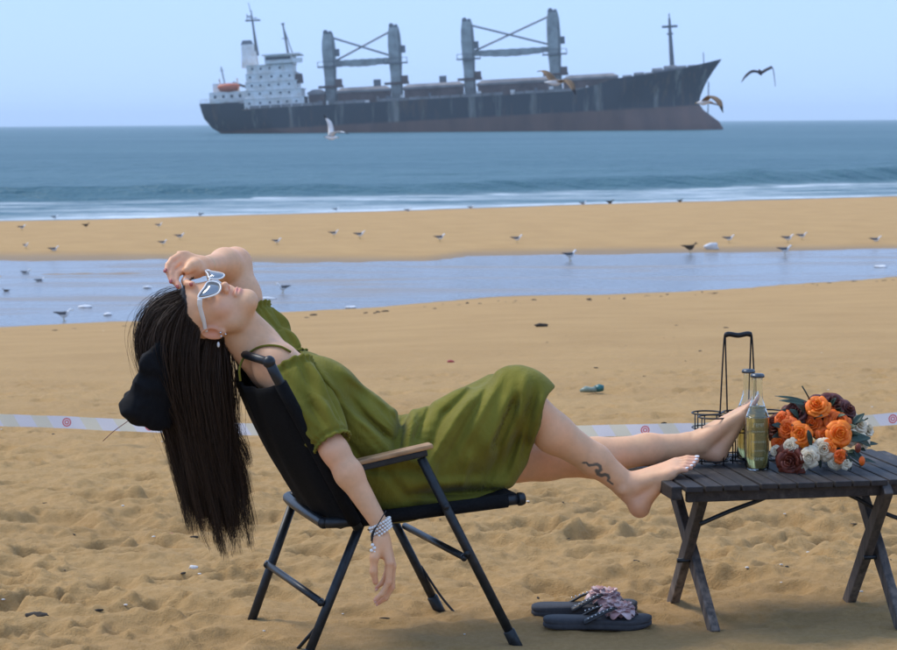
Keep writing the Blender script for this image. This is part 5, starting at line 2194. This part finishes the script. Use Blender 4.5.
lump('white_scrap', 712, 254, (.42, .20, .22), m_scrap, 'white foam scrap at the far edge of the pool', 'litter', 7)
for i, (px, py, sx_, lab) in enumerate(((84, 307.5, .26, 'longer white foam fleck floating beside the large dark-backed gull'), (108, 315, .16, 'small white foam fleck near the pool edge by the flying hair'), (267, 299, .32, 'long white foam fleck by the gull behind her chest'), (148, 288, .18, 'small white foam fleck in mid pool past the hair wisps'), (350, 308, .22, 'white foam fleck at the near waterline above her lap'), (880, 267, .3, 'white foam fleck floating alone above the bouquet'))):
    o = lump('foam_blob', px, py, (sx_, .14, .05), m_scrap, lab, 'foam', 20 + i)
    g = at_z(px, py, POOL_Z); g[2] = POOL_Z; o.location = g
    o['group'] = 'foam flecks on the pool'
# wrack: uncountable dark bits along the pool edge and over the beach
rg = np.random.default_rng(21)
mb = MB()
for i in range(170):
    if i < 90:
        px = rg.uniform(-20, 920)
        py = np.interp(px, *np.array(P_NEAR).T) + abs(rg.normal()) * 1.6 + .3
        s = rg.uniform(.03, .085)
    else:
        px, py = rg.uniform(-30, 930), 300 + rg.random() ** 1.4 * 320
        s = rg.uniform(.006, .018) * (1 + 1.6 * max(0, (440 - py) / 140))
    if py > 640:
        continue
    g = on_sand(px, py)
    a = rg.uniform(0, 3.14)
    R = np.array([[math.cos(a), -math.sin(a), 0], [math.sin(a), math.cos(a), 0], [0, 0, 1]])
    mb.ball(g + np.array([0, 0, s * .08]), (s, s * rg.uniform(.2, .6), s * rg.uniform(.12, .35)), 6, 4, R)
o = mb.build('wrack_bits', m_weed, None, False)
tag(o, 'scattered dark bits of weed and shell on the beach', 'wrack', None, 'stuff')
# pale shell crumbs
mb = MB()
for i in range(45):
    px, py = rg.uniform(-30, 930), 300 + rg.random() * 340
    g = on_sand(px, min(py, 645))
    s = rg.uniform(.003, .007)
    mb.ball(g + np.array([0, 0, s * .2]), (s, s * .7, s * .4), 6, 4)
o = mb.build('shell_crumbs', m_shell, None, False)
tag(o, 'pale shell crumbs scattered over the sand', 'shells', None, 'stuff')

# ================================================================== SHIP
SH_D = 860.0
KM = SH_D / FPX
th = rad(3.15)


def S(px, py):
    dx, dy = px - 217, 133 - py
    return (dx * math.cos(th) + dy * math.sin(th)) * KM, (-dx * math.sin(th) + dy * math.cos(th)) * KM


org = at(217, 133, SH_D + CAM_Y)
ship = empty('cargo_ship', tuple(org))
ship.rotation_euler = (0, -(th + ROLL), rad(0))
tag(ship, 'rust-streaked bulk carrier with white bridge house and deck cranes aground offshore', 'ship')


def tex_hull():
    m, t, b = nodemat('hull_paint')
    c = nd(t, 'TexCoord')
    sp = nd(t, 'SeparateXYZ')
    t.links.new(c.outputs['Object'], sp.inputs[0])
    n1 = noise(t, .16, 5, objco(t, (1, 1, .10)), .65)
    streak = ramp(t, n1, .55, .66)
    navy = mixc(t, ramp(t, noise(t, .05, 4, objco(t)), .3, .7), (.004, .010, .016), (.010, .019, .025))
    navy = mixc(t, mixc(t, .25, streak, (0, 0, 0)), navy, (.26, .24, .20))
    red = mixc(t, ramp(t, noise(t, .12, 5, objco(t, (1, 1, .3))), .3, .7), (.085, .040, .027), (.165, .080, .052))
    hh = nd(t, 'Math', operation='ADD')
    t.links.new(sp.outputs[2], hh.inputs[0])
    nz = nd(t, 'Math', operation='MULTIPLY')
    t.links.new(noise(t, .2, 3, objco(t)), nz.inputs[0])
    nz.inputs[1].default_value = .8
    t.links.new(nz.outputs[0], hh.inputs[1])
    f = ramp(t, hh.outputs[0], .5, .56)
    mr = nd(t, 'MapRange')
    t.links.new(hh.outputs[0], mr.inputs[0])
    mr.inputs[1].default_value = .5
    mr.inputs[2].default_value = 1.3
    rustm = ramp(t, noise(t, .45, 6, objco(t, (1, 1, .16)), .7), .54, .70)
    navy = mixc(t, mixc(t, .25, rustm, (0, 0, 0)), navy, (.12, .065, .035))
    cc_ = mixc(t, mr.outputs[0], red, navy)
    t.links.new(cc_, b.inputs['Base Color'])
    b.inputs['Roughness'].default_value = .6
    return m


m_hull = tex_hull()
m_shipw = simple('ship_white', (.78, .78, .77), .6, 0, .12, .4, 0, col2=(.60, .54, .47))
m_deck = simple('rusty_deck', (.17, .125, .105), .8, 0, .3, .25, 0)
m_hatch = simple('hatch_cover', (.25, .225, .21), .8, 0, .3, .2, 0)
m_hatchs = simple('hatch_coaming', (.14, .095, .08), .8, 0, .3, .3, 0)
m_crane = simple('crane_paint', (.33, .35, .33), .7, 0, .25, .3, 0)
m_mast = simple('mast_grey', (.14, .15, .16), .6, 0, .2, .5, 0)
m_boat = simple('lifeboat_orange', (.55, .12, .04), .5, 0, .2, .8, 0)
m_dglass = simple('dark_window', (.02, .03, .04), .2, 0, .2, 1, 0)
m_fun = simple('funnel', (.12, .14, .16), .6, 0, .2, .5, 0)


def deck_h(s):
    return float(np.interp(s, [-6, 11, 14, 143, 149, 158, 180, 198], [11.7, 11.2, 8.4, 8.4, 9.6, 12.3, 14.2, 17.9]))


SB_H, SB = [-16, -12, -9.2, -7.5, -5.6, -3.1, -1, 1.0, 4, 8, 12, 15, 17.9], [196, 196.8, 197.0, 196.4, 194.9, 191.4, 189.0, 188.0, 188.6, 190.5, 193, 195.4, 197.6]
ST_H, ST = [-16, -6, -1, 2, 6, 9, 11.7], [26, 12, 3, -1.5, -4.4, -5.2, -5.7]
NSX, NSV = 90, 14
V, F = [], []
BEAM = 15.0
for i in range(NSX + 1):
    tt = i / NSX
    tt = .5 - .5 * math.cos(tt * math.pi)
    tt = .5 * tt + .5 * i / NSX
    for side_ in (-1, 1):
        for j in range(NSV + 1):
            sd_ = -5.7 + (197.6 + 5.7) * tt
            hd = deck_h(sd_)
            h_ = -16 + (hd + 16) * (j / NSV)
            s_ = float(np.interp(h_, ST_H, ST)) * (1 - tt) + float(np.interp(h_, SB_H, SB)) * tt
            fl_ = max(0, (h_ + 8)) / 26
            bw = BEAM * min(1, .06 + (tt / .13)) ** .5 * min(1, max(0.0, (1 - tt)) / (.20 - .06 * fl_)) ** (.75)
            if h_ < -6 and tt > .93:
                bw = max(bw, 2.6 * math.sqrt(max(0, 1 - ((tt - .93) / .07) ** 2)))
            V.append((s_, side_ * bw, h_))
rw = NSV + 1
for i in range(NSX):
    for sd_ in (0, 1):
        for j in range(NSV):
            a_ = (i * 2 + sd_) * rw + j
            b_ = ((i + 1) * 2 + sd_) * rw + j
            F.append((a_, b_, b_ + 1, a_ + 1) if sd_ == 0 else (a_, a_ + 1, b_ + 1, b_))
    # deck plating just below the rail
    a0, a1, b0, b1_ = (i * 2) * rw + NSV - 1, (i * 2 + 1) * rw + NSV - 1, ((i + 1) * 2) * rw + NSV - 1, ((i + 1) * 2 + 1) * rw + NSV - 1
    F.append((a0, b0, b1_, a1))
F.append(tuple(range(0, rw)) + tuple(range(2 * rw - 1, rw - 1, -1)))
hull = MB().add(V, F).build('hull', m_hull, ship, True)
es = hull.modifiers.new('e', 'EDGE_SPLIT'); es.split_angle = rad(50)


def spart(mb, name, mat, parent=ship, smooth=False):
    return mb.build(name, mat, parent, smooth)


mb = MB(); mb.box((78, 0, 8.2), (133, 27.6, .5)); spart(mb, 'main_deck', m_deck)
# pale bulwark rail along the deck edge
for k in range(32):
    s0 = 14.5 + k * 4.05
    if RNG.random() < .12:
        continue
    mb = MB(); mb.box((s0 + 2, -14.85, 9.0), (3.7, .25, 1.1)); spart(mb, 'bulwark_plate', m_hatch)
# hatches
for (s0, s1) in ((37.0, 43), (48.2, 68.4), (73.8, 96.8), (102.4, 130), (136, 156)):
    mb = MB(); mb.box(((s0 + s1) / 2, 0, 10.4), (s1 - s0, 19, 4.6)); co_ = spart(mb, 'hatch_coaming', m_hatchs)
    V = []
    for z_, k, e_ in ((12.6, 1, .4), (13.5, 1, .4), (14.6, .72, -1.6)):
        V += [(s0 - e_, -10 * k, z_), (s1 + e_, -10 * k, z_), (s1 + e_, 10 * k, z_), (s0 - e_, 10 * k, z_)]
    F = [(3, 2, 1, 0), (8, 9, 10, 11)]
    for r_ in (0, 4):
        F += [(r_ + k, r_ + (k + 1) % 4, r_ + 4 + (k + 1) % 4, r_ + 4 + k) for k in range(4)]
    MB().add(V, F).build('hatch_cover', m_hatch, co_, False)
    for k in range(int((s1 - s0) / 3.2)):
        mb = MB(); mb.box((s0 + 1.5 + k * 3.2, -9.75, 10.3), (.35, .5, 4.2)); mb.build('coaming_stay', m_hatchs, co_, False)
# cranes: two portal pairs, each two tapered posts joined by their stowed jibs
def crane_pair(sa, sb, top_a, top_b, beam):
    for s_, tp_ in ((sa, top_a), (sb, top_b)):
        V = []
        for z_, wx_, wy_ in ((8.4, 2.3, 2.3), (19, 2.2, 2.2), (22, 2.4, 2.4), (30, 2.6, 2.4), (tp_ - 3, 2.4, 2.1), (tp_, 1.9, 1.6)):
            V += [(s_ - wx_, -wy_, z_), (s_ + wx_, -wy_, z_), (s_ + wx_, wy_, z_), (s_ - wx_, wy_, z_)]
        F = [(3, 2, 1, 0), (20, 21, 22, 23)]
        for r_ in range(0, 20, 4):
            F += [(r_ + k, r_ + (k + 1) % 4, r_ + 4 + (k + 1) % 4, r_ + 4 + k) for k in range(4)]
        po = MB().add(V, F).build('crane_post', m_crane, ship, False)
        mb = MB(); mb.box((s_, 0, 23.2), (9.4, 7, .45)); mb.box((s_ - 4.5, -3.3, 24.2), (.25, .25, 2)); mb.box((s_ + 4.5, -3.3, 24.2), (.25, .25, 2)); mb.box((s_, -3.3, 25.1), (9.2, .2, .2)); mb.build('platform', m_mast, po, False)
        mb = MB(); mb.tube([(s_ - .9, -1.6, tp_ + .6), (s_ - .9, 1.6, tp_ + .6)], 1.0, 10); mb.tube([(s_ + .9, -1.6, tp_ + .3), (s_ + .9, 1.6, tp_ + .3)], .8, 10); mb.build('sheave', m_mast, po, False)
        mb = MB(); mb.box((s_ + 3.2, -1.2, 28.4), (1.8, 2.4, 2.8)); mb.build('operator_cab', m_mast, po, False)
        mb = MB(); mb.box((s_, 0, 15.4), (9.5, 6.5, .9)); mb.box((s_ + 3.2, -2, 17.0), (2.6, 2.6, 2.4)); mb.build('winch_platform', m_hatchs, po, False)
        mb = MB(); mb.tube([(s_ + 1.8, -2.45, 9), (s_ + 1.8, -2.45, 36)], .18, 6); mb.build('ladder', m_mast, po, False)
    V = []
    n = 14
    for i in range(n + 1):
        k = i / n
        x_ = sa + 2 + (sb - sa - 4) * k
        hh_ = 1.0 + .9 * math.sin(math.pi * k)
        for y_, z_ in ((-1.3, beam - hh_), (1.3, beam - hh_), (1.3, beam + .9), (-1.3, beam + .9)):
            V.append((x_, y_, z_ + .2 * (i % 2)))
    F = [(3, 2, 1, 0), (n * 4, n * 4 + 1, n * 4 + 2, n * 4 + 3)]
    for i in range(n):
        F += [(i * 4 + k, i * 4 + (k + 1) % 4, i * 4 + 4 + (k + 1) % 4, i * 4 + 4 + k) for k in range(4)]
    MB().add(V, F).build('crane_jib', m_crane, ship, False)
    for p, q_ in (((sa + 1.5, -.8, top_a - 1.5), (sb - 2.5, -.8, beam + 2)), ((sb - 1.5, .8, top_b - 1.5), (sa + 2.5, .8, beam + 1))):
        mb = MB(); mb.tube([p, q_], .36, 6); mb.tube([(p[0], p[1] + 1.4, p[2]), (q_[0], q_[1] + 1.4, q_[2])], .30, 6)
        mb.build('topping_cable', m_mast, ship, False)


crane_pair(45.4, 71.0, 35.8, 37.0, 24.4)
crane_pair(99.4, 132.8, 37.6, 39.4, 25.2)
for s_ in (62.5, 88):
    mb = MB(); mb.box((s_ + 1, -3, 15.9), (2.8, 2.8, 2.6)); spart(mb, 'deck_house', m_mast)
# deck clutter: vents, lockers and pipes between the hatches
for k in range(26):
    x_ = 36 + k * 4.7 + RNG.uniform(-1.2, 1.2)
    hh_ = RNG.uniform(.9, 2.6)
    mb = MB(); mb.box((x_, -12.2 + RNG.uniform(-.6, .8), 8.4 + hh_ / 2), (RNG.uniform(.5, 2.2), 1.0, hh_)); spart(mb, 'deck_locker' if hh_ < 1.8 else 'vent_post', (m_hatch, m_mast, m_shipw)[k % 3])
# bridge house, five tiers with rows of windows
tiers = [(12.5, 35.5, 8.4, 12.2, 13.2), (13.0, 34.5, 12.2, 15.4, 12.6), (13.3, 33.0, 15.4, 18.6, 12.2), (13.6, 32.2, 18.6, 21.8, 11.8), (14.0, 31.6, 21.8, 25.0, 11.4)]
bh = empty('bridge_house', (0, 0, 0)); bh.parent = ship
first_win = None
for (s0, s1, z0, z1, hw_) in tiers:
    mb = MB(); mb.box(((s0 + s1) / 2, 0, (z0 + z1) / 2 - .05), (s1 - s0, hw_ * 2, z1 - z0 - .1)); tr_ = mb.build('tier', m_shipw, bh, False)
    mb = MB(); mb.box(((s0 + s1) / 2 + .2, 0, z1 - .06), (s1 - s0 + .7, hw_ * 2 + .4, .16)); mb.build('deck_edge', m_shipw, bh, False)
    nwn = int((s1 - s0) / 3.7)
    for k in range(nwn):
        if first_win is None:
            mb = MB(); mb.box((0, 0, 0), (.70, .16, .85)); o = mb.build('window', m_dglass, bh, False); first_win = o
        else:
            o = first_win.copy(); COL.objects.link(o)
        o.location = (s0 + 2.0 + k * 3.7 + .5 * math.sin(z0 * 3 + k), -hw_ - .02, (z0 + z1) / 2 + .2)
        o.parent = bh
mb = MB(); mb.box((26.5, 0, 26.8), (10.5, 25, 3.2)); mb.build('wheelhouse', m_shipw, bh, False)
mb = MB(); mb.box((27.5, 0, 28.6), (14.5, 28, .4)); mb.build('wheelhouse_roof', m_shipw, bh, False)
mb = MB(); mb.box((33.5, -13.0, 26.0), (4.2, 5, 1.6)); mb.build('bridge_wing', m_shipw, bh, False)
mb = MB(); mb.box((26.5, -12.53, 27.2), (9.6, .12, 1.1)); mb.build('bridge_windows', m_dglass, bh, False)
for k in range(2):
    mb = MB(); mb.box((33.8, -10.5 + k * 3, 19.0 + .2 * k), (3.0, 2.0, 3.6), None, .8); mb.build('vent_trunk', m_hatchs, bh, False)
# funnel, masts
V = []
mb = MB(); mb.box((14.6, 0, 27.6), (6.2, 7, 6.2), None, .86); mb.box((14.2, 0, 32.0), (5.0, 5.6, 2.8), None, .9); fn_ = spart(mb, 'funnel', m_shipw)
mb = MB(); mb.box((13.9, 0, 34.2), (4.6, 4.8, 1.7), None, .7); mb.build('funnel_top', m_fun, fn_, False)
mb = MB(); mb.tube([(17.6, 0, 29), (17.0, 0, 36), (16.2, 0, 46.5)], [.75, .55, .22], 8); mb.box((16.7, 0, 42.6), (5.6, 3.6, .5)); mb.box((16.9, -1.8, 43.4), (3.2, .3, .3)); mb.box((15.6, 0, 44.2), (2.0, .5, .5)); mb.box((14.5, 0, 44.0), (.3, .3, 2.4)); mb.tube([(16.0, 0, 46), (15.4, 0, 49.5)], .12, 6); spart(mb, 'radar_mast', m_mast)
mb = MB(); mb.tube([(29.6, 0, 28.6), (28.2, 0, 40.5)], [.55, .3], 8); mb.tube([(31.4, 0, 28.6), (28.4, 0, 39)], .2, 6); mb.box((28.2, 0, 40.6), (1.2, 1.2, .7)); mb.box((28.7, 0, 35), (2.6, .3, .3)); spart(mb, 'signal_mast', m_mast)
# poop: lower house, rails, lifeboat on its davits
mb = MB(); mb.box((6.2, 0, 13.4), (14.5, 20, 4.2)); po_ = spart(mb, 'poop_house', m_shipw)
mb = MB(); mb.box((4.8, 0, 17.2), (9, 15, 3.4)); mb.build('poop_upper_house', m_shipw, po_, False)
for k in range(4):
    mb = MB(); mb.box((1.2 + k * 3.2, -10.02, 13.7), (1.0, .14, 1.2)); mb.build('window', m_dglass, po_, False)
for k in range(8):
    mb = MB(); mb.tube([(-4.4 + k * 2.2, -11.2, 11.4), (-4.4 + k * 2.2, -11.2, 13.0)], .10, 6); mb.build('rail_post', m_shipw, po_, False)
mb = MB(); mb.tube([(-4.6, -11.2, 13.0), (11.2, -11.2, 13.0)], .12, 6); mb.tube([(-4.6, -11.2, 12.2), (11.2, -11.2, 12.2)], .09, 6); mb.build('rail', m_shipw, po_, False)
mb = MB(); mb.tube([(2.4, -9.6, 17.6), (3.4, -9.6, 17.2), (6.6, -9.6, 17.0), (9.8, -9.6, 17.2), (10.8, -9.6, 17.8)], [.4, 1.35, 1.75, 1.35, .4], 12); lb_ = spart(mb, 'lifeboat', m_boat, ship, True)
for x_ in (3.2, 10.0):
    mb = MB(); mb.tube([(x_, -8.0, 13), (x_, -8.2, 19.6), (x_, -9.8, 20.6)], .28, 6); mb.build('davit', m_shipw, lb_, False)
mb = MB(); mb.tube([(8.0, -6, 19), (17.0, -6, 15.5)], .55, 8); spart(mb, 'stern_derrick', m_mast)
mb = MB(); mb.tube([(4.2, 0, 19), (3.2, 0, 25.5)], .25, 6); mb.box((3.4, 0, 24), (1.6, .2, .2)); spart(mb, 'flag_staff', m_mast)
# forecastle gear and mast
for (x_, y_, w_, hgt) in ((160, -6, 3.5, 2.0), (164.5, -8, 4.0, 2.3), (168.5, -6, 3.0, 1.8), (172, -3, 4.0, 3.0), (177, -4, 5.0, 3.2), (181.5, -4, 3.5, 2.4), (186, -2, 4.0, 1.6)):
    dk = deck_h(x_) - 1.0
    mb = MB(); mb.tube([(x_ - w_ / 2, y_, dk + hgt * .5), (x_ + w_ / 2, y_, dk + hgt * .5)], hgt * .55, 10); mb.box((x_, y_, dk + hgt * .3), (w_ * 1.15, hgt * .9, hgt * .6)); spart(mb, 'windlass', m_mast)
mb = MB(); mb.tube([(178.2, 0, 13), (178.0, 0, 26), (177.9, 0, 34.6)], [1.05, .8, .45], 8); mb.box((177.9, 0, 31.4), (6.0, .9, .9)); mb.box((177.9, 0, 28.6), (2.4, 1.0, .6)); mb.tube([(177.9, 0, 34.5), (177.9, 0, 36.5)], .22, 6); spart(mb, 'foremast', m_mast)
mb = MB(); mb.tube([(190.5, 0, 15.5), (190.5, 0, 20.8)], .18, 6); spart(mb, 'jack_staff', m_mast)
mb = MB(); mb.tube([S(706, 82)[:1] + (-1.0, S(706, 82)[1]), S(705.4, 131)[:1] + (-1.0, S(705.4, 131)[1])], .22, 6); spart(mb, 'anchor_chain', m_mast)
